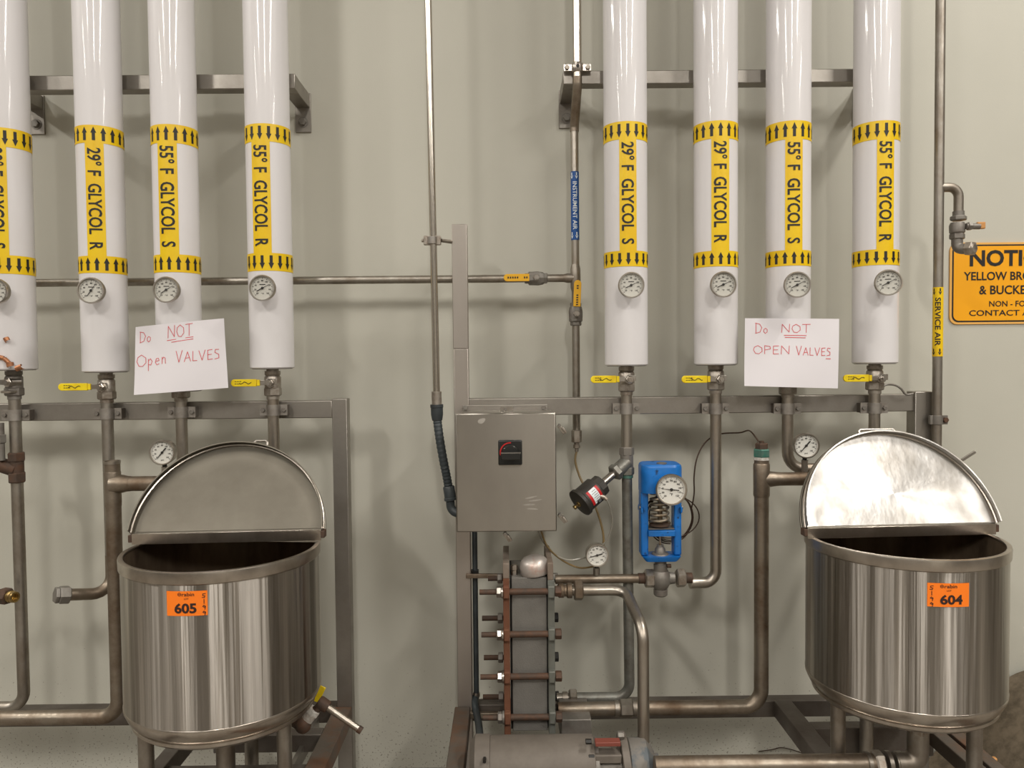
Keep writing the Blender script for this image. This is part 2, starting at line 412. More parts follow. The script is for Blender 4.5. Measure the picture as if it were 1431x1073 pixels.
# ------------------------------------------------------------------ insulated pipes
RP = .0750
def cyl_map(cx, cy, R, phi0):
    # x runs to the viewer's right round the jacket, z up
    return lambda s_, z: Vector((cx + R * math.sin(phi0 + s_ / R), cy - R * math.cos(phi0 + s_ / R), z))
def insulated(label, xm, ym, bot, band_top, band_bot, strip_px, up, txt, text_px, lbl_side, rp):
    c = at(xm, ym, PY); cx = c.x; zb = at(xm, bot, PY - rp).z
    t = thing('insulated_pipe', label, 'insulated pipe', (cx, PY, zb), 'white insulated glycol pipes')
    b = MB(); b.lathe([(rp - .004, 0), (rp, .004), (rp, 4.6 - zb)], (cx, PY, zb), (0, 0, 1), 64)
    b.build('jacket', 'pvc_white', t)
    b = MB(); b.cyl((cx, PY, zb - .002), (cx, PY, zb), rp * .9, n=40); b.build('end_cap', 'cast_grey', t)
    # direction the camera sees the label strip from
    def phi(px, py):
        # intersect ray with cylinder
        d = (at(px, py, 1.) - CAM); o = Vector((CAM.x - cx, CAM.y - PY)); dd = Vector((d.x, d.y))
        A = dd.dot(dd); B = 2 * o.dot(dd); Cc = o.dot(o) - rp * rp; disc = max(B * B - 4 * A * Cc, 0)
        q = o + dd * ((-B - math.sqrt(disc)) / 2 / A); return math.atan2(q.x, -q.y)
    zf = lambda py: at(xm, py, PY - rp).z
    ys = (band_top[1] + band_bot[0]) / 2
    f0, f1 = phi(strip_px[0], ys), phi(strip_px[1], ys); pc = (f0 + f1) / 2; hw = (f1 - f0) / 2 * rp
    for (y0, y1) in (band_top, band_bot):
        z1, z0 = zf(y0), zf(y1)
        b = MB(); n = 64; rr = rp + .0009
        vs = [(cx + rr * math.sin(2 * PI * k / n), PY - rr * math.cos(2 * PI * k / n), z) for k in range(n) for z in (z0, z1)]
        b.raw(vs, [(2 * k, 2 * ((k + 1) % n), 2 * ((k + 1) % n) + 1, 2 * k + 1) for k in range(n)])
        band = b.build('arrow_band', 'label_yellow', t)
        b = MB(); mpf = cyl_map(cx, PY, rp + .0016, pc)
        h = (z1 - z0); zc = (z0 + z1) / 2; sg = 1 if up else -1; na = 16; st = 2 * PI * (rp + .0016) / na
        for i in range(na):
            s0 = i * st
            sh = [(-.0050, -.36), (.0050, -.36), (.0050, .10), (-.0050, .10)]; hd = [(-.0092, .06), (.0092, .06), (.0, .40)]
            b.raw([mpf(s0 + x, zc + sg * y * h) for x, y in sh], [(0, 1, 2, 3)])
            b.raw([mpf(s0 + x, zc + sg * y * h) for x, y in hd], [(0, 1, 2)])
        a = b.build('arrows', 'ink_black', band); a['kind'] = 'stuff'
    z1, z0 = zf(band_top[1] - 2), zf(band_bot[0] + 2)
    mpf = cyl_map(cx, PY, rp + .0010, pc); b = MB(); n = 8
    vs = [mpf(-hw + 2 * hw * k / n, z) for k in range(n + 1) for z in (z0, z1)]
    b.raw(vs, [(2 * k, 2 * k + 2, 2 * k + 3, 2 * k + 1) for k in range(n)])
    strip = b.build('label_strip', 'label_yellow', t)
    # lettering: reads downwards
    mt = cyl_map(cx, PY, rp + .0020, pc)
    zt, zbm = zf(text_px[0]), zf(text_px[1]); L_ = zt - zbm; zc = (zt + zbm) / 2
    b = MB(); put_text(b, txt, L_, hw * 2 * .76, lambda x, y: mt(y, zc - x), .018)
    b.build('lettering', 'ink_black', strip)
    return t, cx, zb, phi
INS = [
 # label, x mid, y, bottom, top band, low band, strip, up, text, text range
 ('white insulated pipe at left edge with torn copper coloured curls at its foot', 18.5, 500, 517, (177, 204), (356, 382), (-17, 11), False, '29° F  GLYCOL  S', (206, 347)),
 ('white insulated pipe lettered 29° F GLYCOL R, above unused capped pipe end', 147.8, 500, 520, (174, 199), (357, 381), (120.5, 147), True, '29° F  GLYCOL  R', (206, 349)),
 ('white insulated pipe lettered 55° F GLYCOL S, behind the crooked paper notice', 250, 440, 547, (173, 199), (355, 380), (222, 249), True, '55° F  GLYCOL  S', (203, 345)),
 ('white insulated pipe lettered 55° F GLYCOL R, beside the bare middle wall', 380.5, 500, 515, (172, 197), (353, 378), (353, 378.5), False, '55° F  GLYCOL  R', (202, 344)),
 ('white insulated pipe lettered 29° F GLYCOL S, beside the blue instrument air pipe', 875.2, 500, 511, (169, 194), (350, 372), (865.5, 889.5), False, '29° F  GLYCOL  S', (198, 341)),
 ('white insulated pipe lettered 29° F GLYCOL R, left of the straight paper notice', 1000.2, 500, 510, (168, 193), (350, 372), (994, 1019), True, '29° F  GLYCOL  R', (197, 339)),
 ('white insulated pipe lettered 55° F GLYCOL S, behind the straight paper notice', 1101, 440, 540, (168, 194), (349, 371), (1097, 1121.5), True, '55° F  GLYCOL  S', (198, 340)),
 ('white insulated pipe lettered 55° F GLYCOL R, left of the service air pipe', 1222.5, 500, 508, (168, 194), (348, 370), (1225, 1249), False, '55° F  GLYCOL  R', (197, 338)),
]
PIPES = []
for a in INS:
    PIPES.append(insulated(*a, None, RP))
XS = [p[1] for p in PIPES]
# torn curls at the foot of the left-edge pipe
t0 = PIPES[0][0]
def curl(px, py, w_, r, ang, name='torn_curl'):
    c = at(px, py, PY - RP - .004); b = MB(); n = 10
    R_ = Matrix.Rotation(math.radians(ang), 3, 'Y'); vs = []; fs = []
    for i in range(n + 1):
        a = math.radians(-110 + 260 * i / n)
        rr = r * (1 - .04 * i)
        for s_ in (-1, 1):
            for q in (0, .0012):
                vs.append(c + R_ @ Vector((s_ * w_ * (1 - .04 * i), -(rr + q) * math.cos(a), (rr + q) * math.sin(a))))
    for i in range(n):
        k = i * 4; l = k + 4
        fs += [(k, k + 2, l + 2, l), (k + 1, l + 1, l + 3, k + 3), (k, l, l + 1, k + 1), (k + 2, k + 3, l + 3, l + 2)]
    b.raw(vs, fs); b.build(name, 'copper_peel', t0, label='torn copper coloured jacket curl')
curl(10, 474, .008, .010, 60); curl(1, 499, .016, .008, 15); curl(10, 504, .016, .008, 45); curl(15, 509, .009, .013, 80); curl(27, 513, .013, .010, -20)

# ------------------------------------------------------------------ thermometers on the white pipes
TH = [(0, -6, 407, 40, 'round dial thermometer cut by the left edge, on the torn pipe'), (1, 127.6, 406, 57, 'dial thermometer with steep needle, on 29° F pipe of left rack'),
      (2, 232.8, 405, 32, 'dial thermometer above the crooked paper notice'), (3, 367, 402.5, 28, 'dial thermometer on the pipe beside the bare middle wall'),
      (4, 882, 398.5, 25, 'dial thermometer on the white pipe nearest the blue instrument air label'), (5, 1010.6, 397.5, 25, 'dial thermometer on the second white pipe from the blue label'),
      (6, 1114, 398, 28, 'dial thermometer above the straight paper notice'), (7, 1241, 395, 28, 'dial thermometer nearest the hanging orange notice sign')]
for i, px, py, nd, lb in TH:
    r = .0435; ph = PIPES[i][3](min(max(px, -8), 2000), py)
    c0 = at(px, py, PY - RP - .055)
    nrm = Vector((0, -1, 0)) if i not in (6, 7) else Vector((-.22, -1, .02))
    if i == 1: nrm = Vector((.10, -1, .05))
    t = gauge('thermometer', lb, 'thermometer', c0, r, nrm, nd, 'thermometer', 'dial thermometers on the white pipes')
    b = MB(); q = c0 - nrm.normalized() * .038; b.cyl(q, (q.x + (XS[i] - q.x) * .5, PY - RP + .02, q.z), .009, n=14); b.build('probe', 'valve_steel', t)

# ------------------------------------------------------------------ steel pipe runs
def vpipe(name, label, cat, pts, r, m, rad=.05, group=None, n=20):
    b = MB(); b.sweep(fillet(pts, rad), r, n); o = b.build(name, m); tag(o, label, cat, group); return o
def Zat(px, py, Y): return at(px, py, Y).z
RS = .0195
LEFT_LBL = ['left rack', 'left rack', 'left rack', 'left rack']
# L1
x = XS[0]
ztop = PIPES[0][2] - .02
def run(i, pts, r=RS, m='pipe_steel', rad=.055, label=''):
    b = MB(); b.sweep(fillet([Vector((XS[i], PY, PIPES[i][2] - .03))] + pts, rad), r, 20)
    t = thing('steel_pipe', label, 'pipe', (XS[i], PY, PIPES[i][2] - .03), 'bare steel pipes below the white pipes')
    b.build('tube', m, t); return t
z = lambda py, px=715, Y=PY: at(px, py, Y).z
tL1 = run(0, [Vector((x, PY, z(988, 10))), Vector((at(-120, 990, PY).x, PY, z(988, 10)))], m='pipe_dull', label='bare steel pipe with strainer, running down the left edge of the photo')
x = XS[1]
tL2 = run(1, [Vector((x, PY, z(829, 150))), at(92, 831, PY - .10)], m='pipe_dull', label='bare steel pipe ending in a capped elbow left of tank 605')
q = at(92, 831, PY - .10)
b = MB(); b.sweep(fillet([Vector((x, PY, z(775, 150))), Vector((x, PY, z(829, 150))), q], .055), RS + .0006, 20); b.build('elbow', 'pipe_brown', tL2, label='rusty brown elbow')
d = (q - Vector((x, PY, z(829, 150)))).normalized()
b = MB(); b.hexa(q - d * .012, q + d * .022, .031); b.hexa(q + d * .022, q + d * .034, .0285); b.build('union_nut', 'cast_grey', tL2)
tL3 = run(2, [Vector((XS[2], PY, z(720, 254))), Vector((XS[2] + .2, PY, z(720, 254)))], label='bare steel pipe below the crooked notice, going behind the lid of tank 605')
tL4 = run(3, [Vector((XS[3], PY, z(720, 380))), Vector((XS[3], PY + .14, z(720, 380)))], label='bare steel pipe right of the crooked notice, passing behind tank 605 lid')
# R1: straight to the angle valve, then down to the exchanger
x = XS[4]
tR1 = run(4, [Vector((x, PY, z(630, 876)))], label='bare steel pipe feeding the black actuator valve')
b = MB(); b.sweep(fillet([Vector((x, PY, z(655, 876))), Vector((x + .006, PY, z(974, 882))), Vector((at(800, 974, PY).x, PY, z(974, 882)))], .05), .0185, 20)
o = b.build('steel_pipe', 'cast_green'); tag(o, 'grey green steel pipe from the actuator valve down to the plate exchanger', 'pipe', 'bare steel pipes below the white pipes')
# R2
x = XS[5]
tR2 = run(5, [Vector((x, PY, z(814, 1000))), at(964, 814.5, PY - .01)], m='pipe_steel', rad=.045, label='bare steel pipe coming down right of the blue regulator and turning into it')
# R3
x = XS[6]
tR3 = run(6, [Vector((x, PY, z(655, 1100))), Vector((x + .17, PY, z(655, 1100)))], rad=.06, label='bare steel pipe below the straight notice, bending right behind the gauge')
# R4
tR4 = run(7, [Vector((XS[7], PY, z(700, 1222))), Vector((XS[7], PY + .14, z(700, 1222)))], label='bare steel pipe going down behind the lid of tank 604')

# Y strainer on L1
x = XS[0]
b = MB(); za, zb_ = z(632, 22), z(674, 22)
b.hexa((x, PY, za), (x, PY, za - .032), .029); b.hexa((x, PY, zb_ + .036), (x, PY, zb_), .029)
b.cyl((x, PY, za - .02), (x, PY, zb_ + .02), .023)
b.cyl((x, PY, zb_ + .045), (x - .085, PY - .01, zb_ + .045 + .03), .027, .024); b.build('strainer', 'rust_dark', tL1, label='dark rusty Y strainer')
b = MB(); q = at(1, 615, PY - .03); b.cyl(q + Vector((0, 0, .06)), q - Vector((0, 0, .07)), .012); b.hexa(q + Vector((0, 0, .02)), q - Vector((0, 0, .01)), .018)
tag(b.build('vertical_tube', 'cast_grey'), 'short dark tube cut by the left edge beside the rusty strainer', 'pipe')
# brass union at the left edge
q = at(2, 832, PY - .10); t = thing('brass_union', 'rusty hex union with brass end at the left edge, before the first pipe', 'pipe fitting', q)
b = MB(); b.cyl(q - Vector((.12, -.02, 0)), q, .013); b.build('pipe_stub', 'pipe_brown', t)
b = MB(); b.hexa(q + Vector((.0, 0, 0)), q + Vector((.034, -.012, 0)), .028); b.build('union_nut', 'rust_dark', t)
b = MB(); a_ = q + Vector((.034, -.012, 0)); dd = Vector((.94, -.34, 0))
b.lathe([(.018, 0), (.018, .006), (.020, .007), (.020, .012), (.017, .014), (.019, .020), (.018, .028), (.013, .028), (.012, .012), (0, .012)], a_, dd, 24); b.build('threaded_end', 'brass', t)

# ------------------------------------------------------------------ ball valves under the white pipes
def ball_valve(i, label, top, bot, lever=True, m='valve_steel', hy=None):
    x = XS[i]; zt = PIPES[i][2] + .004; zb_ = z(bot, INS[i][1]); zc = z((top + bot) / 2, INS[i][1])
    t = thing('ball_valve', label, 'valve', (x, PY, zb_), 'ball valves at the foot of the white pipes')
    b = MB(); b.cyl((x, PY, zt), (x, PY, zt - .018), .021)
    b.lathe([(.024, 0), (.028, .003), (.028, .040), (.024, .046), (.027, .050), (.027, .062)], (x, PY, zb_ + .025), (0, 0, 1), 24)
    b.hexa((x, PY, zb_ + .030), (x, PY, zb_), .0305, PI / 6); b.cyl((x, PY, zb_), (x, PY, zb_ - .012), .022)
    b.build('body', m, t)
    if lever:
        zl = z(hy, INS[i][1]) if hy else zc
        zl2 = zl; yl = PY - .042
        b = MB(); b.cyl((x + .004, PY - .02, zl), (x + .004, yl - .012, zl), .011); b.hexa((x + .004, yl - .004, zl), (x + .004, yl - .014, zl), .0135); b.cyl((x + .004, yl - .013, zl), (x + .004, yl - .022, zl), .006); b.build('stem_nut', 'bright_steel', t)
        b = MB(); b.box((x - .022, yl, zl + .001), (.062, .003, .017)); b.cyl((x + .004, yl - .002, zl), (x + .004, yl + .002, zl), .016); b.box((x + .016, yl, zl + .004), (.02, .003, .02)); b.build('lever', 'bright_steel', t, bevel=.001)
        xa = x - .032; ln = .092 + (.012 if i == 1 else 0)
        b = MB(); q = []; n = 8; hh = .0125
        b.box((xa - ln / 2 - .004, yl - .001, zl + .001), (ln - .012, .009, hh * 2)); b.cyl((xa - ln + .006, yl - .0050, zl + .001), (xa - ln + .006, yl + .0030, zl + .001), hh, n=20)
        b.box((xa - .004, yl - .001, zl + .001), (.010, .009, hh * 1.7))
        g_ = b.build('grip', 'grip_yellow', t, bevel=.0015)
        b = MB(); f = lambda X, Y: Vector((xa - ln * .52 + X, yl - .0068, zl + .001 + Y))
        rr = random.Random(i)
        sq = [(-.021 + .042 * k / 12, .004 * math.sin(k * 2.3 + i) * (1 if k % 2 else -.7)) for k in range(13)]
        for k in range(12):
            a_, c_ = Vector(sq[k]), Vector(sq[k + 1]); nn = Vector((-(c_ - a_).y, (c_ - a_).x)).normalized() * .0011
            b.raw([f(*(a_ - nn)), f(*(c_ - nn)), f(*(c_ + nn)), f(*(a_ + nn))], [(0, 1, 2, 3)])
        for k in range(6):
            xx = -.036 + .008 * (k % 3); yy = -.004 if k < 3 else .004
            b.raw([f(xx, yy), f(xx + .006, yy), f(xx + .006, yy + .002), f(xx, yy + .002)], [(0, 1, 2, 3)])
        b.build('grip_markings', 'ink_black', g_)
    return t
ball_valve(1, 'yellow handled ball valve above the capped elbow pipe, left rack', 520, 558, hy=540)
ball_valve(2, 'ball valve mostly hidden behind the crooked paper notice', 535, 556, lever=False)
ball_valve(3, 'yellow handled ball valve with its grip touching the crooked notice', 515, 553, hy=534.5)
ball_valve(4, 'yellow handled ball valve above the black actuator valve', 512, 547, hy=529.5)
ball_valve(5, 'yellow handled ball valve left of the straight paper notice', 510, 545, hy=529.5)
ball_valve(6, 'ball valve mostly hidden behind the straight paper notice', 530, 551, lever=False)
t = ball_valve(7, 'yellow handled ball valve with a second dark lever at its right', 508, 545, hy=528)
p0 = at(1228, 548, PY - .01)
b = MB(); b.sweep(smooth_path([p0, at(1237, 538, PY - .01), at(1250, 538, PY), at(1259, 543, PY), at(1266, 551, PY), at(1276, 550, PY)], 5), .0038, 8); b.build('second_lever', 'cast_grey', t, label='dark bent second lever')
t = ball_valve(0, 'old ball valve with a steel lever under the torn white pipe', 518, 553, lever=False, m='cast_grey')
b = MB(); q = at(12, 534, PY - .035)
b.cyl(q + Vector((.02, .03, 0)), q, .013); b.hexa(q, q - Vector((0, .012, 0)), .016); b.cyl(q - Vector((0, .012, 0)), q - Vector((0, .022, 0)), .008)
b.box(q + Vector((-.03, -.004, 0)), (.06, .004, .018)); b.lathe([(.024, 0), (.026, .003), (.026, .007), (.022, .009)], at(13, 549, PY - .02), (0, 0, 1), 20)
b.build('lever', 'bright_steel', t)

# ------------------------------------------------------------------ frames
def yframe(label, post_px, post_y, x0, x1, ztop_px, zbot_px):
    pass
BH = .052
# left frame
zL = (at(240, 562, FY).z + at(240, 586, FY).z) / 2
pl = at(476.5, 700, FY).x
t = thing('support_rack', 'grey steel tube rack behind tank 605, carrying the left pipes', 'frame', (pl, FY + .026, 0), 'steel pipe racks')
b = MB(); b.box(((-2.3 + pl - .026) / 2, FY + .026, zL), (pl - .026 + 2.3, BH, .062)); b.build('top_beam', 'frame_steel', t, bevel=.003)
ztp = at(480, 557, FY).z
b = MB(); b.box((pl, FY + .026, ztp / 2), (.054, BH, ztp)); b.build('post', 'frame_steel', t, bevel=.003)
ZR = .371
b = MB(); b.box(((-2.3 + pl - .027) / 2, FY + .026, ZR - .03), (pl - .027 + 2.3, BH, .06)); b.build('back_rail', 'frame_dark', t, bevel=.003)
b = MB(); b.box((pl - .005, (FY + 1.75) / 2, ZR - .03), (.062, FY - 1.75, .06)); b.build('side_rail', 'rusty_skid', t, bevel=.003)
b = MB(); b.box((pl - .10, (FY + 1.75) / 2 - .0, ZR - .062), (.014, FY - 1.75, .05)); b.build('flat_strip', 'frame_steel', t)
b = MB(); b.box((pl - .036 - .18, 2.555, ZR - .03), (.36, .05, .06)); b.build('cross_rail', 'frame_dark', t, bevel=.003)
b = MB(); b.box((pl - .036 - .24, 2.36, ZR - .055), (.48, .045, .07)); b.build('cross_rail', 'frame_dark', t, bevel=.003)
b = MB(); b.box((pl - .5, (FY + 1.75) / 2, ZR - .035), (.05, FY - 1.75, .06)); b.build('skid_runner', 'frame_dark', t, bevel=.003)
b = MB(); b.box((-2.326, FY + .026, ztp / 2), (.052, BH, ztp)); b.build('post', 'frame_steel', t, bevel=.003)
for fx in (pl - .005, pl - .5):
    b = MB(); b.box((fx, 1.78, (ZR - .06) / 2), (.048, .05, ZR - .06)); b.build('foot', 'frame_dark', t, bevel=.003)
# right frame
p0 = at(644.5, 560, FY); px0 = p0.x; pr = at(1288.5, 600, FY).x
t = thing('support_rack', 'grey steel tube rack with tall left post behind the control box', 'frame', (px0, FY + .026, 0), 'steel pipe racks')
z1 = at(641, 313, FY).z; zj = at(641, 487, FY).z
b = MB(); b.box((px0 + .0005, FY + .0255, (zj + z1) / 2), (.054, .053, z1 - zj)); b.build('post_extension', 'post_steel', t, bevel=.002, label='cleaner pale upper post')
b = MB(); b.box((px0 + .001, FY + .026, zj / 2), (.053, BH, zj)); b.build('post', 'post_steel', t, bevel=.003)
zR_ = (at(1000, 553.5, FY).z + at(1000, 577.5, FY).z) / 2
b = MB(); b.box(((px0 + .027 + pr - .026) / 2, FY + .026, zR_), (pr - px0 - .053, BH, .061)); b.build('top_beam', 'frame_steel', t, bevel=.003)
zt = at(1290, 547, FY).z
b = MB(); b.box((pr, FY + .020, zt / 2), (.062, .062, zt)); b.build('post', 'frame_steel', t, bevel=.003)
b = MB(); b.box(((px0 + .027 + pr - .031) / 2, FY + .026, ZR - .030), (pr - px0 - .058, BH, .060)); b.build('back_rail', 'frame_dark', t, bevel=.003)
b = MB(); b.box((.986, (FY + 1.75) / 2, ZR - .028), (.062, FY - 1.75, .06)); b.build('side_rail', 'frame_dark', t, bevel=.003)
b = MB(); b.box(((1.017 + 1.42) / 2, 2.552, ZR - .05), (1.42 - 1.017, .05, .10)); b.build('cross_rail', 'frame_dark', t, bevel=.003)
for dx in (0, .058):
    b = MB(); b.box((1.425 + dx, (2.70 + 1.75) / 2, ZR - .035), (.044, 2.70 - 1.75, .05)); b.build('channel_flange', 'rusty_skid', t, bevel=.003)
b = MB(); b.box((px0 - .008, (FY + 1.75) / 2 + .0, ZR - .035), (.056, FY - 1.75 - .002, .06)); b.build('side_rail', 'rusty_skid', t, bevel=.003)
for fx in (px0 - .008, .986, 1.425, 1.483):
    b = MB(); b.box((fx, 1.78, (ZR - .055) / 2), (.042, .05, ZR - .055)); b.build('foot', 'frame_dark', t, bevel=.003)
b = MB(); b.box((at(815, 1010, 2.6).x - .03, 2.62, .365), (.10, .2, .10)); b.build('exchanger_foot', 'cast_grey', t, bevel=.003)

# ------------------------------------------------------------------ strap clamps holding the pipes on the beam
def clamp(i, label, py, zc=None, r=RS, m='clamp_steel'):
    x = XS[i]; zc = z(py, INS[i][1], FY)
    t = thing('pipe_clamp', label, 'pipe clamp', (x, FY, zc), 'strap clamps on the frame beams')
    b = MB(); n = 16; h = .019; vs = []; fs = []; r0, r1 = r + .0005, r + .0035
    for k in range(n + 1):
        a = PI + PI * k / n
        for rr in (r0, r1):
            for s_ in (-h, h): vs.append((x + rr * math.cos(a), PY + rr * math.sin(a), zc + s_))
    for k in range(n):
        a, c_ = 4 * k, 4 * k + 4
        fs += [(a + 2, a + 3, c_ + 3, c_ + 2), (a, c_, c_ + 1, a + 1), (a + 1, c_ + 1, c_ + 3, a + 3), (a, a + 2, c_ + 2, c_)]
    b.raw(vs, fs)
    for s_ in (-1, 1):
        b.box((x + s_ * (r + .0145), PY + .004, zc), (.028, .0045, 2 * h))
    b.build('strap', m, t)
    b = MB(); b.box((x, (PY + .0065 + FY) / 2, zc), (2 * r + .054, FY - PY - .0065, 2 * h - .004)); b.build('spacer', 'frame_dark', t)
    for s_ in (-1, 1):
        b = MB(); b.hexa((x + s_ * (r + .017), PY + .0015, zc), (x + s_ * (r + .017), PY - .006, zc), .0078); b.build('bolt', 'cast_grey', t)
CL = ['strap clamp on the leftmost pipe above the rusty strainer', 'strap clamp on the pipe that ends in a capped elbow', 'strap clamp on the pipe just below the crooked notice',
      'strap clamp on the beam right above the lid of tank 605', 'strap clamp right of the control box, above the black actuator', 'strap clamp on the pipe that turns into the blue regulator',
      'strap clamp on the pipe just below the straight notice', 'strap clamp on the beam above the lid handle of tank 604']
for i, py in enumerate((579, 577, 575, 572, 570, 570, 570, 569)): clamp(i, CL[i], py)

# ------------------------------------------------------------------ upper wall brackets
def wall_bracket(label, xl, xr, ytop, ybot, Yf, plates, lo=-.0):
    a, c_ = at(xl, (ytop[0]), Yf), at(xr, ytop[1], Yf); zt_ = (a.z + c_.z) / 2; zb_ = (at(xl, ybot[0], Yf).z + at(xr, ybot[1], Yf).z) / 2
    h = zt_ - zb_
    t = thing('wall_bracket', label, 'bracket', ((a.x + c_.x) / 2, WALL, zb_), 'steel pipe brackets high on the wall')
    b = MB(); b.box(((a.x + c_.x) / 2, Yf + .026, (zt_ + zb_) / 2), (c_.x - a.x, .052, h)); b.build('cross_tube', 'frame_steel', t, bevel=.003)
    for s_, X in ((1, a.x + .028), (-1, c_.x - .028)):
        b = MB(); b.box((X, (Yf + .052 + WALL - .008) / 2, (zt_ + zb_) / 2), (.052, WALL - .008 - Yf - .052, h)); b.build('arm', 'frame_steel', t, bevel=.002)
        b = MB(); b.box((X, WALL - .004, (zt_ + zb_) / 2 - .045), (.060, .008, h + .095)); pl_ = b.build('wall_plate', 'frame_steel', t, bevel=.001)
        b = MB(); b.hexa((X, WALL - .008, zb_ - .055), (X, WALL - .020, zb_ - .055), .014); b.cyl((X, WALL - .008, zb_ - .055), (X, WALL - .0105, zb_ - .055), .020); b.build('bolt', 'cast_grey', pl_)
    return zt_
YB = 2.782
zBL = wall_bracket('steel tube bracket high on the wall behind the left white pipes', -12, 412, (105, 103.5), (126, 124.5), YB, None)
zBR = wall_bracket('steel tube bracket high on the wall behind the right white pipes', 787, 1252, (98.5, 95.6), (117, 115), YB, None)
# ------------------------------------------------------------------ instrument air line
YI = 2.85; RI = .0145
yi_t = YB - .018
ptop = at(806.5, 60, yi_t)
pA = Vector((ptop.x, yi_t, at(806, 112, yi_t).z)); pB0 = at(802.8, 184, YI); pB = Vector((pB0.x, YI, pB0.z))
xI = pB.x
zt_ = at(803, 388.5, YI).z; z_end = at(803, 602, YI).z
t = thing('instrument_air_pipe', 'bare steel air pipe with a blue label, teeing left across the wall', 'pipe', (xI, YI, z_end))
b = MB(); b.sweep([(ptop.x, yi_t, 4.6), pA], .0155, 18); b.build('upper_tube', 'pipe_clean', t)
b = MB(); b.sweep(fillet([pA + Vector((0, 0, .01)), pA - Vector((0, 0, .02)), pB + Vector((0, 0, .02)), pB], .05), .0165, 18); b.build('offset_bend', 'pipe_brown', t)
b = MB(); b.sweep([pB, (xI, YI, zt_)], RI, 18); b.build('middle_tube', 'pipe_steel', t)
zv1, zv0 = at(803, 423, YI).z, at(803, 455, YI).z
b = MB(); b.sweep([(xI, YI, zt_), (xI, YI, zv1)], RI, 18); b.sweep([(xI, YI, zv0), (xI, YI, z_end)], RI * .98, 18); b.build('lower_tube', 'pipe_dull', t)
b = MB(); b.lathe([(RI, -.05), (RI + .004, -.035), (RI + .0045, 0), (RI + .004, .035), (RI, .05)], (xI, YI, zt_), (0, 0, 1), 20)
b.lathe([(RI + .003, 0), (RI + .003, .03), (RI, .045)], (xI, YI, zt_), (-1, 0, 0), 20); b.build('tee', 'pipe_dull', t)
b = MB(); zc = at(803, 609.5, YI).z; b.hexa((xI, YI, z_end + .003), (xI, YI, at(803, 618, YI).z), .0195); b.cyl((xI, YI, at(803, 618, YI).z), (xI, YI, at(803, 622, YI).z), .010); b.hexa((xI, YI, at(803, 621, YI).z), (xI, YI, at(803, 626, YI).z), .013); b.cyl((xI, YI, at(803, 626, YI).z), (xI, YI, at(803, 631, YI).z), .007); b.build('hose_adapter', 'valve_steel', t)
# blue label
def pipe_label(t, x, Y, R, ya, yb, pxx, m, mink, txt, up, mode, bold=.02):
    za, zb_ = at(pxx, ya, Y - R).z, at(pxx, yb, Y - R).z
    b = MB(); n = 32
    vs = [(x + (R + .0009) * math.sin(2 * PI * k / n), Y - (R + .0009) * math.cos(2 * PI * k / n), zz) for k in range(n) for zz in (zb_, za)]
    b.raw(vs, [(2 * k, 2 * ((k + 1) % n), 2 * ((k + 1) % n) + 1, 2 * k + 1) for k in range(n)])
    l = b.build('wrap_label', m, t, label=mode)
    ph = math.atan2(-x, Y) ; f = cyl_map(x, Y, R + .0016, -math.atan2(x, Y))
    L_ = za - zb_
    b = MB(); put_text(b, txt, L_ * .70, R * 1.15, lambda X, Yy: f(Yy, (za + zb_) / 2 - X), bold)
    for zz in (za - L_ * .065, zb_ + L_ * .065):
        for s0 in (-R * .85, R * .45):
            h = L_ * .048
            b.raw([f(s0 + a_, zz + c_) for a_, c_ in ((-.0022, h), (.0022, h), (.0022, 0), (-.0022, 0))], [(0, 1, 2, 3)])
            b.raw([f(s0 + a_, zz + c_) for a_, c_ in ((-.0058, 0), (.0058, 0), (0, -h))], [(0, 1, 2)])
    b.build('lettering', mink, l)
pipe_label(t, xI, YI, RI, 239, 335, 803, 'label_blue', 'label_white', 'INSTRUMENT AIR', False, 'blue wrap label with white lettering', .01)
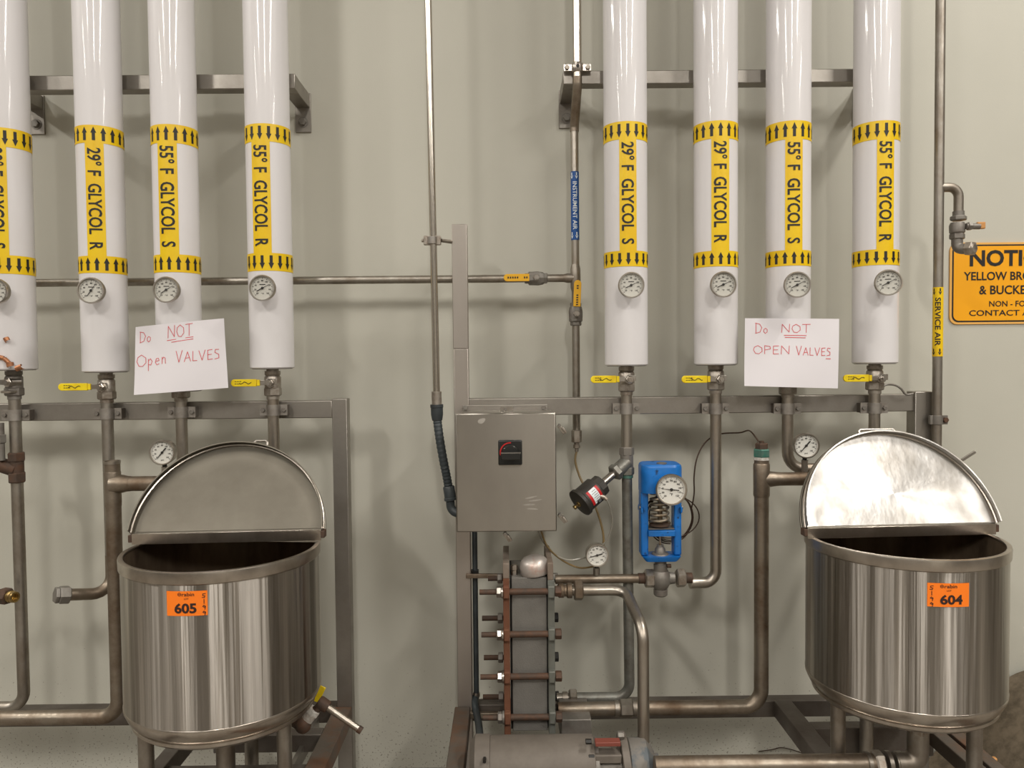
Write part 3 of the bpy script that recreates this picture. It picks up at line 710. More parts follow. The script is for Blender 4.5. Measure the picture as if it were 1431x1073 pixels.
# horizontal branch
b = MB(); xv1 = at(765, 387, YI).x; xv0 = at(733, 387, YI).x
b.sweep([(xI, YI, zt_), (xv1 - .002, YI, zt_)], RI, 18); b.sweep([(xv0 + .002, YI, zt_), (-2.6, YI, zt_)], RI, 18); b.build('branch_tube', 'pipe_dull', t)
zh = zt_
def inline_valve(label, c, ax, length, hand_dir, hand_px_len):
    """two-piece ball valve on a tube; c centre, ax tube axis, hand_dir direction of the lever"""
    c = Vector(c); ax = Vector(ax); hd = Vector(hand_dir)
    t = thing('ball_valve', label, 'valve', c, 'ball valves on the instrument air pipe')
    b = MB(); L_ = length
    b.hexa(c - ax * L_ / 2, c - ax * (L_ / 2 - .014), .021); b.hexa(c + ax * (L_ / 2 - .014), c + ax * L_ / 2, .021)
    b.lathe([(.019, -L_ * .36), (.025, -L_ * .3), (.026, L_ * .1), (.023, L_ * .3), (.019, L_ * .36)], c, ax, 8); b.build('body', 'cast_grey', t)
    b = MB(); side = ax.cross(Vector((0, -1, 0)))
    for s_ in (-1, 1): b.cyl(c + side * s_ * .019 - ax * L_ * .22 - Vector((0, .012, 0)), c + side * s_ * .019 + ax * L_ * .22 - Vector((0, .012, 0)), .0042, n=8)
    b.build('body_bolts', 'cast_grey', t)
    q = c + Vector((0, -.034, 0)); b = MB(); b.cyl(c, q, .012); b.hexa(q, q - Vector((0, .007, 0)), .0115); b.cyl(q - Vector((0, .007, 0)), q - Vector((0, .012, 0)), .006); b.build('stem_nut', 'bright_steel', t)
    q = q + Vector((0, .001, 0)); e = q + hd * (.024 + hand_px_len); up = hd.cross(Vector((0, 1, 0)))
    b = MB(); b.bar(q - hd * .012, q + hd * .05, .020, .003, (0, 1, 0)); b.build('lever', 'cast_grey', t)
    b = MB(); b.bar(q + hd * .026, e, .0265, .010, (0, 1, 0)); b.cyl(e + Vector((0, -.0044, 0)), e + Vector((0, .0044, 0)), .01325); gp = b.build('grip', 'grip_orange', t, bevel=.001)
    b = MB(); mid = q + hd * (.026 + (hand_px_len) / 2); sd = up
    f = lambda X, Y: mid + (-hd if hd.x < -.5 else hd) * X + (Vector((0, 0, 1)) if abs(hd.x) > .5 else Vector((1, 0, 0))) * Y + Vector((0, -.0058, 0))
    for k in range(9):
        if k in (5, 6): continue
        xx = -.038 + k * .0085
        b.raw([f(xx, -.0035), f(xx + .005, -.0035), f(xx + .005, .0035), f(xx, .0035)], [(0, 1, 2, 3)])
    b.build('grip_markings', 'ink_black', gp)
inline_valve('yellow handled ball valve on the horizontal air pipe', ((xv0 + xv1) / 2, YI, zh), (1, 0, 0), xv1 - xv0, (-1, 0, 0), .082)
inline_valve('yellow handled ball valve below the tee, lever pointing up', (xI, YI, (zv0 + zv1) / 2), (0, 0, 1), zv1 - zv0, (.045, 0, .999), .085)
# bracket clamp
zc = at(808, 95, yi_t).z; t = thing('pipe_clamp', 'shiny two bolt clamp fixing the air pipe on the high bracket', 'pipe clamp', (ptop.x, yi_t, zc))
b = MB(); hw_ = .045
b.box((ptop.x, yi_t + .0, zc), (.098, .010, .024)); b.lathe([(.0185, -.016), (.0205, -.013), (.0205, .013), (.0185, .016)], (ptop.x, yi_t, zc), (0, 0, 1), 20); b.build('clamp_body', 'bright_steel', t, bevel=.001)
for s_ in (-1, 1):
    b = MB(); b.hexa((ptop.x + s_ * .037, yi_t - .005, zc), (ptop.x + s_ * .037, yi_t - .013, zc), .0085); b.build('bolt', 'valve_steel', t)
b = MB(); b.cyl((ptop.x, yi_t - .0205, zc), (ptop.x, yi_t - .0225, zc), .006); b.build('hole_plug', 'ink_black', t)
# ------------------------------------------------------------------ electrical conduit on the left of the box
YC = 2.70
ct, cb = at(598.2, 0, YC), at(610, 548, YC)
t = thing('conduit', 'slim shiny conduit coming down to a grey flexible hose beside the box', 'conduit', cb)
up_ = (ct - cb).normalized()
b = MB(); b.sweep([cb, cb + up_ * ((4.6 - cb.z) / up_.z)], .0122, 18); b.build('rigid_tube', 'pipe_clean', t)
b = MB(); b.cyl(at(610, 547, YC), at(610.4, 566, YC), .0175); b.build('coupling', 'valve_steel', t)
b = MB(); b.lathe([(.023, 0), (.023, .010), (.0215, .012), (.0215, .035), (.018, .056), (.015, .058)], at(610.3, 565, YC), at(611, 588, YC) - at(610.3, 565, YC), 24); b.build('hose_connector', 'conduit_grey', t)
pth = smooth_path([at(611, 586, YC), at(614, 610, YC - .01), at(619, 640, YC - .015), at(624, 665, YC - .01), at(627.5, 684, YC)], 14)
rad = [.0150 + .0010 * math.sin(i * 2.2) for i in range(len(pth))]
b = MB(); b.sweep(pth, .015, 16, rad=rad); b.build('flexible_hose', 'flex_grey', t)
b = MB(); b.lathe([(.018, 0), (.0205, .004), (.0205, .040), (.0225, .042), (.0225, .050), (.018, .052)], at(626.8, 679, YC), at(629.5, 697, YC) - at(626.8, 679, YC), 24); b.sweep(fillet([at(629, 696, YC), at(630, 714, YC), at(650, 720, YC - .02)], .03), .0155, 16); b.build('elbow_connector', 'conduit_grey', t)
zc = at(600, 336, YC); c_ = at(604.3, 336, YC)
t = thing('pipe_clamp', 'small clamp and rod joining the slim conduit to the tall post', 'pipe clamp', c_)
b = MB(); b.box(c_, (.060, .018, .032)); b.cyl(c_ - Vector((.030, 0, 0)), c_ - Vector((.038, 0, 0)), .006); b.build('clamp_body', 'valve_steel', t, bevel=.002)
b = MB(); b.cyl(c_ - Vector((0, .0, -.012)), c_ - Vector((0, 0, .012)), .019); b.build('clamp_ring', 'bright_steel', t)
b = MB(); b.cyl(c_ + Vector((.03, 0, 0)), (px0 - .0285, FY, c_.z), .0065); b.build('rod', 'pipe_dull', t)
# dark conduit below the box
YD = 2.757; q0 = at(662.8, 700, YD)
t = thing('conduit', 'dark conduit dropping from the control box to the pump motor', 'conduit', q0)
xd = q0.x; zq = at(663, 968, YD).z
b = MB(); b.sweep([q0, (xd, YD, zq)], .0095, 14); b.build('rigid_tube', 'conduit_grey', t)
b = MB(); b.lathe([(.012, 0), (.013, .004), (.013, .012), (.012, .016)], (xd, YD, zq - .014), (0, 0, 1), 20); b.build('ring', 'bright_steel', t)
b = MB(); b.sweep(smooth_path([Vector((xd, YD, zq - .01)), at(664, 976, 2.750), at(664, 985, 2.722), at(666, 997, 2.692), at(669, 1012, 2.60), at(671, 1036, 2.42)], 8), .0125, 14); b.build('flexible_hose', 'flex_grey', t)
b = MB(); zz = at(663, 799, YD).z; b.box((xd, YD, zz), (.026, .024, .014)); b.build('strap', 'black_plastic', t)

# ------------------------------------------------------------------ control box
YX = 2.49  # door face
bl, br_ = at(637, 660, YX), at(777.5, 660, YX); bt, bb = at(707, 577, YX), at(707, 743, YX)
cx = (bl.x + br_.x) / 2; cz = (bt.z + bb.z) / 2; bw, bh = br_.x - bl.x, bt.z - bb.z
t = thing('control_box', 'stainless steel control box with a black rotary switch', 'control box', (cx, YX + .1, bb.z))
b = MB(); b.box((cx + .004, (YX + .022 + FY - .012) / 2, cz), (bw - .012, FY - .012 - YX - .022, bh - .014)); b.build('enclosure', 'box_steel', t, bevel=.003)
b = MB(); b.box((cx, YX + .012, cz), (bw, .024, bh)); door = b.build('door', 'box_steel', t, bevel=.004)
b = MB(); b.box((cx + .004, YX + .027, cz), (bw - .006, .006, bh - .006)); b.build('gasket', 'dark_gap', t)
# mounting plate
ml, mr_ = at(646, 571, FY - .006), at(765, 571, FY - .006); mt_, mb_ = at(705, 565.5, FY - .006).z, at(705, 600, FY - .006).z
b = MB(); b.box(((ml.x + mr_.x) / 2, FY - .006, (mt_ + mb_) / 2), (mr_.x - ml.x, .012, mt_ - mb_)); mp_ = b.build('mounting_plate', 'frame_steel', t, bevel=.002)
for px in (650.6, 759.8):
    q = at(px, 569.5, FY - .014); b = MB(); b.hexa(q, q - Vector((0, .006, 0)), .0085); b.build('bolt', 'cast_grey', mp_)
q = at(708, 572, YX + .03); b = MB(); b.box(q, (.042, .004, .018)); tg_ = b.build('latch_plate', 'bright_steel', t)
b = MB(); b.hexa(q - Vector((.004, .002, 0)), q - Vector((.004, .007, 0)), .006); b.build('screw', 'cast_grey', tg_)
# rotary switch
q = at(713, 632, YX); sw = px2m(33.5, YX); sh_ = px2m(35, YX)
b = MB(); b.box(q - Vector((0, .004, 0)), (sw, .008, sh_)); s_o = b.build('switch_plate', 'black_plastic', t, bevel=.004)
b = MB(); n = 14; rr0, rr1 = sw * .39, sw * .44
def arcq(b, c, r0, r1, a0, a1, n=12):
    vs = []
    for k in range(n + 1):
        a = math.radians(a0 + (a1 - a0) * k / n)
        for r in (r0, r1): vs.append(c + Vector((r * math.cos(a), 0, r * math.sin(a))))
    b.raw(vs, [(2 * k, 2 * k + 2, 2 * k + 3, 2 * k + 1) for k in range(n)])
arcq(b, q + Vector((0, -.0085, 0)), rr0, rr1, 85, 195); b.build('red_arc', 'switch_red', s_o)
b = MB(); b.lathe([(sw * .34, 0), (sw * .34, .010), (sw * .30, .014)], q - Vector((0, .008, 0)), (0, -1, 0), 28)
b.build('switch_dial', 'black_plastic', s_o, label='black round turning dial')
b = MB(); b.box(q + Vector((.002, -.032, -.008)), (sw * .84, .026, .026)); b.build('switch_handle', 'black_plastic', s_o, bevel=.004)
b = MB(); b.box(q + Vector((.002, -.0455, .0035)), (sw * .80, .0014, .0024)); b.build('handle_line', 'frame_steel', s_o)
# scuffs
def scuff(px, py, w_, h_, ang):
    b = MB(); c_ = at(px, py, YX) - Vector((0, .0006, 0)); R_ = Matrix.Rotation(math.radians(ang), 3, 'Y'); vs = [c_]; n = 16
    for k in range(n):
        a = 2 * PI * k / n; j = 1 + .07 * math.sin(3 * a + px)
        vs.append(c_ + R_ @ Vector((w_ * j * math.cos(a), 0, h_ * j * math.sin(a))))
    b.raw(vs, [(0, 1 + k, 1 + (k + 1) % n) for k in range(n)]); b.build('scuff', M('scuff'), door, label='pale scuffed patch')
m_ = mat('scuff', (.53, .50, .455), .5, .85, (.46, .43, .39), 60, (1, 1, 1), .4, .65)
scuff(673, 588, .013, .008, -25)
for k, (x_, y_, w_) in enumerate(((742, 695, .020), (748, 699, .022), (740, 705, .020), (744, 711, .018))): scuff(x_, y_, w_, .0028, -12 + 5 * k)
# clamps
def box_clamp(p, ang):
    p = Vector(p); R_ = Matrix.Rotation(math.radians(ang), 3, 'Y')
    b = MB(); b.box(p, (.011, .018, .034), R_); b.box(p + R_ @ Vector((.006, -.006, -.006)), (.006, .026, .022), R_); c1 = b.build('door_clamp', 'valve_steel', t, bevel=.001)
    b = MB(); q_ = p + R_ @ Vector((.004, 0, .016)); b.cyl(q_, q_ - Vector((0, .022, 0)), .0045, n=12); b.build('clamp_screw', 'cast_grey', c1)
box_clamp(at(784.5, 600, YX + .03), -38); box_clamp(at(785.5, 724, YX + .03), -40); box_clamp(at(708.5, 750, YX + .03), -35)

# ------------------------------------------------------------------ tubes
def tube(name, label, pts, r, m, cat='tube', parent=None, n=8):
    b = MB(); b.sweep(smooth_path(pts, 8), r, n); o = b.build(name, m, parent)
    if parent is None: tag(o, label, cat)
    elif label: o['label'] = label
    return o
tube('air_tube', 'thin dark and amber air tube from the air pipe to the gauge', [Vector((xI, YI, at(803, 630, YI).z)), at(804, 645, 2.83), at(811, 668, 2.80), at(822, 688, 2.78), at(832, 708, 2.76), at(840, 732, 2.75), at(843.5, 752, 2.74), at(842, 772, 2.735)], .0042, 'amber_tube')
tube('clear_tube', 'thin clear tube hanging from the actuator fitting behind the gauge', [at(848.5, 699, 2.60), at(854, 714, 2.64), at(855.5, 733, 2.68), at(849, 752, 2.71), at(840, 764, 2.72), at(832, 774, 2.72)], .0028, 'clear_tube')
tube('clear_tube', 'upper pale tube looping from the control box bottom to the gauge', [at(752, 741, 2.62), at(759, 756, 2.62), at(771, 771, 2.64), at(785, 780, 2.66), at(800, 782.5, 2.68), at(822, 778, 2.70)], .0034, 'clear_tube')
tube('clear_tube', 'lower brownish tube looping from the control box bottom past the gauge', [at(756, 741, 2.60), at(764, 762, 2.62), at(778, 777, 2.65), at(795, 788, 2.68), at(812, 793.5, 2.69), at(832, 791, 2.70)], .0034, 'amber_tube')

# ------------------------------------------------------------------ angle seat valve with black actuator
x = XS[4]; zA = z(625, 876); zB = z(665, 876)
t = thing('actuator_valve', 'angled black pneumatic actuator valve with a red and white label', 'valve', (x, PY, zB))
b = MB(); b.hexa((x, PY, zA + .002), (x, PY, zA - .028), .0265); b.cyl((x, PY, zA - .02), (x, PY, zB + .02), .023); b.build('upper_body', 'cast_grey', t)
b = MB(); b.hexa((x, PY, zB + .032), (x, PY, zB + .004), .0265); b.build('lower_body', 'cast_green', t)
b = MB(); b.cyl((x, PY, zB + .004), (x, PY, zB - .006), .022); b.build('thread_ring', 'green_ring', t)
e0 = at(876, 646, PY); e1 = at(856, 655, PY - .03); e2 = at(838, 669, PY - .055); ax = (at(805, 699, PY - .10) - e1).normalized()
# axis through the stem
b = MB(); b.cyl(e0, e0 + ax * .055, .026, .024); b.hexa(e0 + ax * .045, e0 + ax * .068, .030); b.build('bonnet', 'cast_green', t)
b = MB(); b.cyl(e0 + ax * .06, e0 + ax * .145, .0135); b.build('neck', 'bright_steel', t)
L0 = .128
b = MB(); b.lathe([(.028, -.004), (.038, .0), (.038, .024), (.032, .028)], e0 + ax * L0, ax, 10); b.build('actuator_head', 'actuator_black', t, bevel=.001)
b = MB(); b.lathe([(.042, .026), (.0455, .030), (.0455, .090), (.0505, .096), (.0505, .107), (.034, .111), (0, .111)], e0 + ax * L0, ax, 36); b.build('actuator_cylinder', 'actuator_black', t)
b = MB(); b.lathe([(.010, 0), (.010, .006), (.005, .008), (.005, .016), (.008, .018), (.008, .024)], e0 + ax * (L0 + .109), ax, 14); b.build('end_knob', 'brass', t)
# label wrapped on the cylinder
u = ax.cross(Vector((0, -1, 0))).normalized(); front = u.cross(ax).normalized()
if front.y > 0: front = -front
def actm(s_, l_, R_=.0418):
    R_ += .0045
    a = s_ / R_; return e0 + ax * (L0 + l_) + (front * math.cos(a) + u * math.sin(a)) * R_
def patch(b, s0, s1, l0, l1, R_, n=8):
    vs = [actm(s0 + (s1 - s0) * k / n, l, R_) for k in range(n + 1) for l in (l0, l1)]
    b.raw(vs, [(2 * k, 2 * k + 2, 2 * k + 3, 2 * k + 1) for k in range(n)])
b = MB(); patch(b, -.034, .022, .036, .084, .0415); lb = b.build('label', 'switch_red', t, label='red and white maker plate')
b = MB(); patch(b, -.0335, .0215, .046, .074, .0418); lw = b.build('label_panel', 'label_white', lb)
b = MB()
for k in range(6): patch(b, -.026 + k * .0075, -.0242 + k * .0075, .049, .071 - (.006 if k % 2 else 0), .0421, 2)
b.build('label_lines', 'cast_grey', lb)
q = at(836, 700, 2.60); b = MB(); b.hexa(q + Vector((-.012, .0, .012)), q + Vector((.006, 0, -.004)), .012); b.build('port_block', 'black_plastic', t)
q = at(845, 695, 2.60); b = MB(); b.cyl(q + Vector((-.022, 0, .006)), q, .008); b.hexa(q + Vector((-.004, 0, .002)), q + Vector((.008, 0, -.008)), .007); b.build('port_fitting', 'valve_steel', t)

# ------------------------------------------------------------------ blue regulator
YG = 2.62
cxg = at(927, 720, YG).x
zg = lambda py: at(927, py, YG).z
t = thing('blue_regulator', 'bright blue self acting regulator with spring and round dial', 'regulator', (cxg, YG + .05, zg(840)))
hw_ = px2m(58, YG) / 2; yd = .070; ztop, zwin, zcb1, zcb0, zbase = zg(650), zg(690), zg(742), zg(752), zg(786)
b = MB(); yc = YG + yd
# top hood: rounded rectangle shell
def rrect(w2, d2, r, n=6):
    out = []
    for cx_, cy_, a0 in ((w2 - r, d2 - r, 0), (-w2 + r, d2 - r, 90), (-w2 + r, -d2 + r, 180), (w2 - r, -d2 + r, 270)):
        for k in range(n + 1):
            a = math.radians(a0 + 90 * k / n); out.append((cx_ + r * math.cos(a), cy_ + r * math.sin(a)))
    return out
def prism(b, outline, levels, c0):
    n = len(outline); vs = []; fs = []
    for sc, zz in levels:
        for (X, Y) in outline: vs.append((c0[0] + X * sc, c0[1] + Y * sc, zz))
    for l in range(len(levels) - 1):
        for k in range(n):
            j = (k + 1) % n; fs.append((l * n + k, l * n + j, (l + 1) * n + j, (l + 1) * n + k))
    fs.append(tuple(range(n))[::-1]); fs.append(tuple((len(levels) - 1) * n + k for k in range(n)))
    b.raw(vs, fs)
o_ = rrect(hw_, .060, .035)
prism(b, o_, [(1, zwin), (1, ztop - .012), (.97, ztop - .004), (.90, ztop)], (cxg, yc - .01)); b.build('hood', 'blue_paint', t)
b = MB(); b.lathe([(.018, 0), (.018, .004), (.010, .006)], (cxg + .003, yc - .03, ztop - .001), (0, 0, 1), 20); b.build('cap', 'cast_grey', t)
lw_ = .026
for s_ in (-1, 1):
    b = MB(); b.box((cxg + s_ * (hw_ - lw_ / 2), yc - .01, (zwin + zbase) / 2 + .008), (lw_, .052, zwin - zbase - .014)); 
    b.box((cxg + s_ * (hw_ - .003), yc - .012, zg(715)), (.010, .070, .022)); b.build('side_leg', 'blue_paint', t, bevel=.005)
    b = MB(); b.hexa((cxg + s_ * hw_, yc - .03, zg(712)), (cxg + s_ * (hw_ + .006), yc - .03, zg(712)), .006); b.build('screw', 'cast_grey', t)
b = MB(); b.box((cxg, yc - .012, (zcb1 + zcb0) / 2 - .002), (2 * hw_ - 2 * lw_ + .004, .07, zcb1 - zcb0 - .004)); b.build('crossbar', 'blue_paint', t, bevel=.002)
b = MB(); b.box((cxg, yc - .010, zcb1), (2 * hw_ - 2 * lw_, .055, .004)); b.build('bearing_plate', 'cast_grey', t)
b = MB(); n_ = rrect(hw_ - .004, .042, .015); prism(b, n_, [(.82, zbase - .004), (.97, zbase + .008), (1, zbase + .014)], (cxg, yc - .012)); b.build('base', 'blue_paint', t)
b = MB(); b.lathe([(.030, 0), (.028, .004), (.020, .006), (.018, .020), (.012, .028), (.012, .034)], (cxg, yc - .012, zbase + .014), (0, 0, 1), 24); b.build('packing_nut', 'cast_grey', t)
# spring
zs0, zs1 = zg(736), zg(688); pts = []; nt_ = 6.2; N_ = 150
for k in range(N_ + 1):
    a = 2 * PI * nt_ * k / N_; f_ = k / N_; r_ = .030 + .006 * max(0, 1 - f_ * 5)
    pts.append((cxg - .002 + r_ * math.cos(a), yc - .012 + r_ * math.sin(a), zs0 + (zs1 - zs0) * f_))
b = MB(); b.sweep(pts, .0048, 10); b.build('spring', 'spring_steel', t)
b = MB(); b.lathe([(.036, 0), (.036, .005), (.028, .008)], (cxg - .002, yc - .012, zg(739)), (0, 0, 1), 28); b.build('spring_seat', 'rust_dark', t)
b = MB(); b.cyl((cxg, yc - .012, zg(775)), (cxg, yc - .012, zg(740)), .0045, n=12); b.cyl((cxg, yc - .012, zs0), (cxg, yc - .012, zwin), .009, n=12); b.build('spindle', 'spring_steel', t)
# dial of the regulator
gc = at(938, 684, YG - .035)
# valve body
zv = zg(814.5); yv = yc - .012
b = MB(); b.lathe([(.024, 0), (.024, .022), (.021, .024), (.021, .044)], (cxg + .001, yv, zbase - .044), (0, 0, 1), 24)
b.lathe([(.020, -.062), (.024, -.058), (.0245, -.040), (.021, -.038), (.026, -.032), (.036, -.012), (.036, .012), (.027, .028)], (cxg + .001, yv, zv), (0, 0, 1), 28)
b.lathe([(.020, -.050), (.022, -.030), (.030, 0), (.022, .030), (.020, .050)], (cxg, yv, zv), (1, 0, 0), 20)
b.build('valve_body', 'cast_grey', t)
b = MB(); b.cyl((cxg + .02, yv - .02, zg(795)), (cxg + .034, yv - .02, zg(795)), .007); b.build('plug', 'rust_dark', t)
def sxx(px): return at(px, 814, yv).x
for a_, c_, s_ in ((901, 913.5, -1), (945, 957.5, 1)):
    b = MB(); b.hexa((sxx(a_), yv, zv), (sxx(c_), yv, zv), .033, PI / 6); b.build('union_nut', 'valve_steel', t)
b = MB(); b.cyl((sxx(892), yv, zv), (sxx(901), yv, zv), .0185, n=20); b.cyl((sxx(957), yv, zv), (sxx(967), yv, zv), .0185, n=20); b.build('threaded_ends', 'rust_dark', t)
gg = gauge('regulator_dial', 'large round white dial on the blue regulator', 'gauge', gc, px2m(22.2, YG - .035), (.03, -1, .03), 174, 'big')
b = MB(); b.cyl(gc + Vector((0, .012, 0)), Vector((gc.x, yc - .05, gc.z)), .015); b.build('stem', 'cast_grey', gg)
# capillary coil behind it
pts = []; cc = at(936, 722, 2.745)
for k in range(0, 161):
    a = math.radians(-60 + k * 9 * .98); f_ = k / 160; rx = px2m(37 - 5 * math.sin(f_ * 9), 2.74) ; rz = px2m(34 + 4 * math.sin(f_ * 7 + 1), 2.74)
    if False: pass
    pts.append(cc + Vector((rx * math.cos(a) * (1 - .10 * (f_ < .35)), .006 * math.sin(f_ * 12), rz * math.sin(a))))
b = MB(); b.sweep(pts, .0023, 8); o_ = b.build('capillary_coil', 'copper_wire'); tag(o_, 'thin dark capillary tube coiled behind the blue regulator', 'tube')
tail = smooth_path([pts[-1] * .0 + at(966, 712, 2.74), at(970, 690, 2.74), at(970, 665, 2.735), at(974, 640, 2.74), at(984, 620, 2.75), at(998, 609, 2.755), at(1012, 605.5, 2.75), at(1034, 604.5, 2.70), at(1046, 601.5, 2.66), at(1053, 607, 2.62), at(1060, 617, 2.60)], 8)
b = MB(); b.sweep(tail, .0026, 8); tag(b.build('capillary_tube', 'copper_wire'), 'thin dark tube running from the coil to the green bushing', 'tube')

# ------------------------------------------------------------------ return pipe with tee and green bushing (right)
YT = 2.60; RB = .0262
xt = at(1064, 800, YT).x; zt0 = at(1064, 640, YT).z; zl = at(1000, 988, YT).z
t = thing('return_pipe', 'wide brownish steel pipe rising from the exchanger to the green bushing', 'pipe', (xt, YT, zl))
b = MB(); xe = at(876, 988, YT).x; b.sweep(fillet([(xt, YT, zt0), (xt, YT, zl), (xe, YT, zl)], .062, 10), RB * .93, 22); b.build('tube', 'pipe_brown', t)
zb_ = at(1064, 669.5, YT).z
b = MB(); b.lathe([(RB * .96, -.060), (RB * 1.04, -.055), (RB * 1.04, .05), (RB * .96, .055)], (xt, YT, zb_), (0, 0, 1), 24)
b.lathe([(RB * 1.02, 0), (RB * 1.02, .030), (RB * .92, .050), (RB * .88, .060)], (xt, YT, zb_), (1, 0, 0), 24); b.build('tee', 'pipe_brown', t)
b = MB(); b.sweep([(xt + .04, YT, zb_), (xt + .34, YT, zb_)], RB * .88, 20); b.build('branch', 'pipe_brown', t)
b = MB(); b.cyl((xt, YT, zt0 - .006), (xt, YT, zt0 + .004), RB * .99); b.build('thread_tape', 'tape_white', t)
b = MB(); b.hexa((xt, YT, zt0 + .003), (xt, YT, at(1064, 627, YT).z), .0290, .2); b.build('bushing', 'green_ring', t, label='green painted hex bushing')
b = MB(); b.hexa((xt, YT, at(1064, 627, YT).z - .004), (xt, YT, at(1064, 619, YT).z), .0215); b.cyl((xt, YT, at(1064, 619, YT).z), (xt, YT, at(1064, 616, YT).z), .008); b.build('gland_nut', 'rust_dark', t)

# tee pipe on the left, wide
YW = 2.57; xt2 = at(161.5, 820, YW).x; zt0 = at(161, 647, YW).z; zl = at(80, 1002.5, YW).z
t = thing('return_pipe', 'wide brownish steel pipe left of tank 605 with a tee on top', 'pipe', (xt2, YW, zl))
b = MB(); b.sweep(fillet([(xt2, YW, zt0), (xt2, YW, zl), (-2.4, YW, zl)], .062, 10), .0248, 22); b.build('tube', 'pipe_brown', t)
zb_ = at(161, 676, YW).z
b = MB(); b.lathe([(.0255, -.075), (.0262, -.06), (.0262, .038), (.0252, .042)], (xt2, YW, zb_), (0, 0, 1), 24)
b.lathe([(.034, .0), (.030, .034), (.0265, .048), (.0255, .060)], (xt2, YW, zb_), (1, 0, 0), 24); b.build('tee', 'pipe_brown', t)
b = MB(); b.sweep([(xt2 + .05, YW, zb_), (xt2 + .34, YW, zb_)], .0250, 20); b.build('branch', 'pipe_brown', t)
b = MB(); b.lathe([(.0235, 0), (.0235, .012), (.0262, .012), (.0262, .002)], (xt2, YW, zt0 - .004), (0, 0, 1), 24); b.build('open_end', 'pipe_steel', t)

# pressure gauges
gl_ = at(227, 632, YW - .01); gauge('pressure_gauge', 'pressure gauge beside the dull grey raised lid', 'gauge', gl_, px2m(17.6, YW), (.06, -1, 0), 50, 'pressure', 'small pressure gauges', stem_to=zb_ + .023)
zrb = at(1064, 669.5, YT).z
gr_ = at(1126.5, 622.5, YT - .01); gauge('pressure_gauge', 'pressure gauge beside the shiny raised lid', 'gauge', gr_, px2m(17.8, YT), (-.10, -1, 0), 50, 'pressure', 'small pressure gauges', stem_to=zrb + .022)

# ------------------------------------------------------------------ exchanger piping
YF_ = 2.58
# rear pipe: exchanger -> blue valve, carries the gauge
zrp = zv
t = thing('link_pipe', 'steel pipe from the plate exchanger to the blue regulator, carrying the gauge', 'pipe', (sxx(830), yv, zrp))
b = MB(); b.sweep([(sxx(776), yv + .0, zrp), (sxx(894), yv, zrp)], .0160, 20); b.build('tube', 'pipe_brown', t)
gh = at(834.5, 775.5, yv - .02); gauge('pressure_gauge', 'pressure gauge between the control box and the blue regulator', 'gauge', gh, px2m(16.3, yv), (.05, -1, 0), 14, 'pressure', 'small pressure gauges', stem_to=zrp + .014)
# front pipe: exchanger top -> down to the pump
yf = 2.56; zf_ = at(840, 824.5, yf).z; yp = 2.36
pe = at(898, 870, 2.45); xv = at(899, 960, yp).x; zpb = at(899, 1042, yp).z
t = thing('pump_pipe', 'steel pipe curving from the exchanger top down to the pump', 'pipe', (xv, yp, zpb))
pA = Vector((at(800, 824, yf).x, yf, zf_)); pB = Vector((at(874, 824, yf).x, yf, zf_)); pC = Vector((xv, yp, at(899, 880, yp).z))
b = MB(); b.sweep(fillet([pA, pB, pC, (xv, yp, zpb)], [.05, .06], 8), .0183, 20); b.build('tube', 'pipe_steel', t)
b = MB(); q = Vector((at(802, 824, yf).x, yf, zf_)); 
b.hexa(q, q + Vector((.030, 0, 0)), .0335, PI / 6); b.build('union_nut', 'pipe_brown', t)
b = MB(); b.lathe([(.018, 0), (.024, .004), (.024, .020), (.020, .022), (.020, .030), (.0255, .033), (.0255, .048)], (at(779, 824, yf).x, yf, zf_), (1, 0, 0), 24); b.build('nipple', 'pipe_brown', t)
# lower pipes' fittings
xe = at(876, 988, YT).x
t = thing('lower_pipe', 'short wide steel pipe with union low on the exchanger side', 'pipe', (xe, YT, zl))
zl2 = at(1000, 988, YT).z
b = MB(); b.sweep([(at(780, 988, YT).x, YT, zl2), (at(866, 988, YT).x, YT, zl2)], .0235, 20); b.build('tube', 'pipe_brown', t)
b = MB(); b.hexa((at(866, 988, YT).x, YT, zl2), (at(884, 988, YT).x, YT, zl2), .031, .3); b.lathe([(.0265, 0), (.0265, .014)], (at(859, 988, YT).x, YT, zl2), (1, 0, 0)); b.lathe([(.0265, 0), (.0265, .014)], (at(884, 988, YT).x, YT, zl2), (1, 0, 0)); b.build('union_nut', 'pipe_dull', t)
zq = z(974, 882)
t = thing('union', 'hex union on the rear lower exchanger pipe', 'pipe fitting', (at(800, 974, PY).x, PY, zq))
b = MB(); b.hexa((at(795, 974, PY).x, PY, zq), (at(806, 974, PY).x, PY, zq), .032, PI / 6); b.build('union_nut', 'pipe_dull', t)
b = MB(); b.cyl((at(778, 974, PY).x, PY, zq), (at(795, 974, PY).x, PY, zq), .017); b.cyl((at(786, 974, PY).x, PY, zq), (at(793, 974, PY).x, PY, zq), .022); b.build('nipple', 'pipe_dull', t)

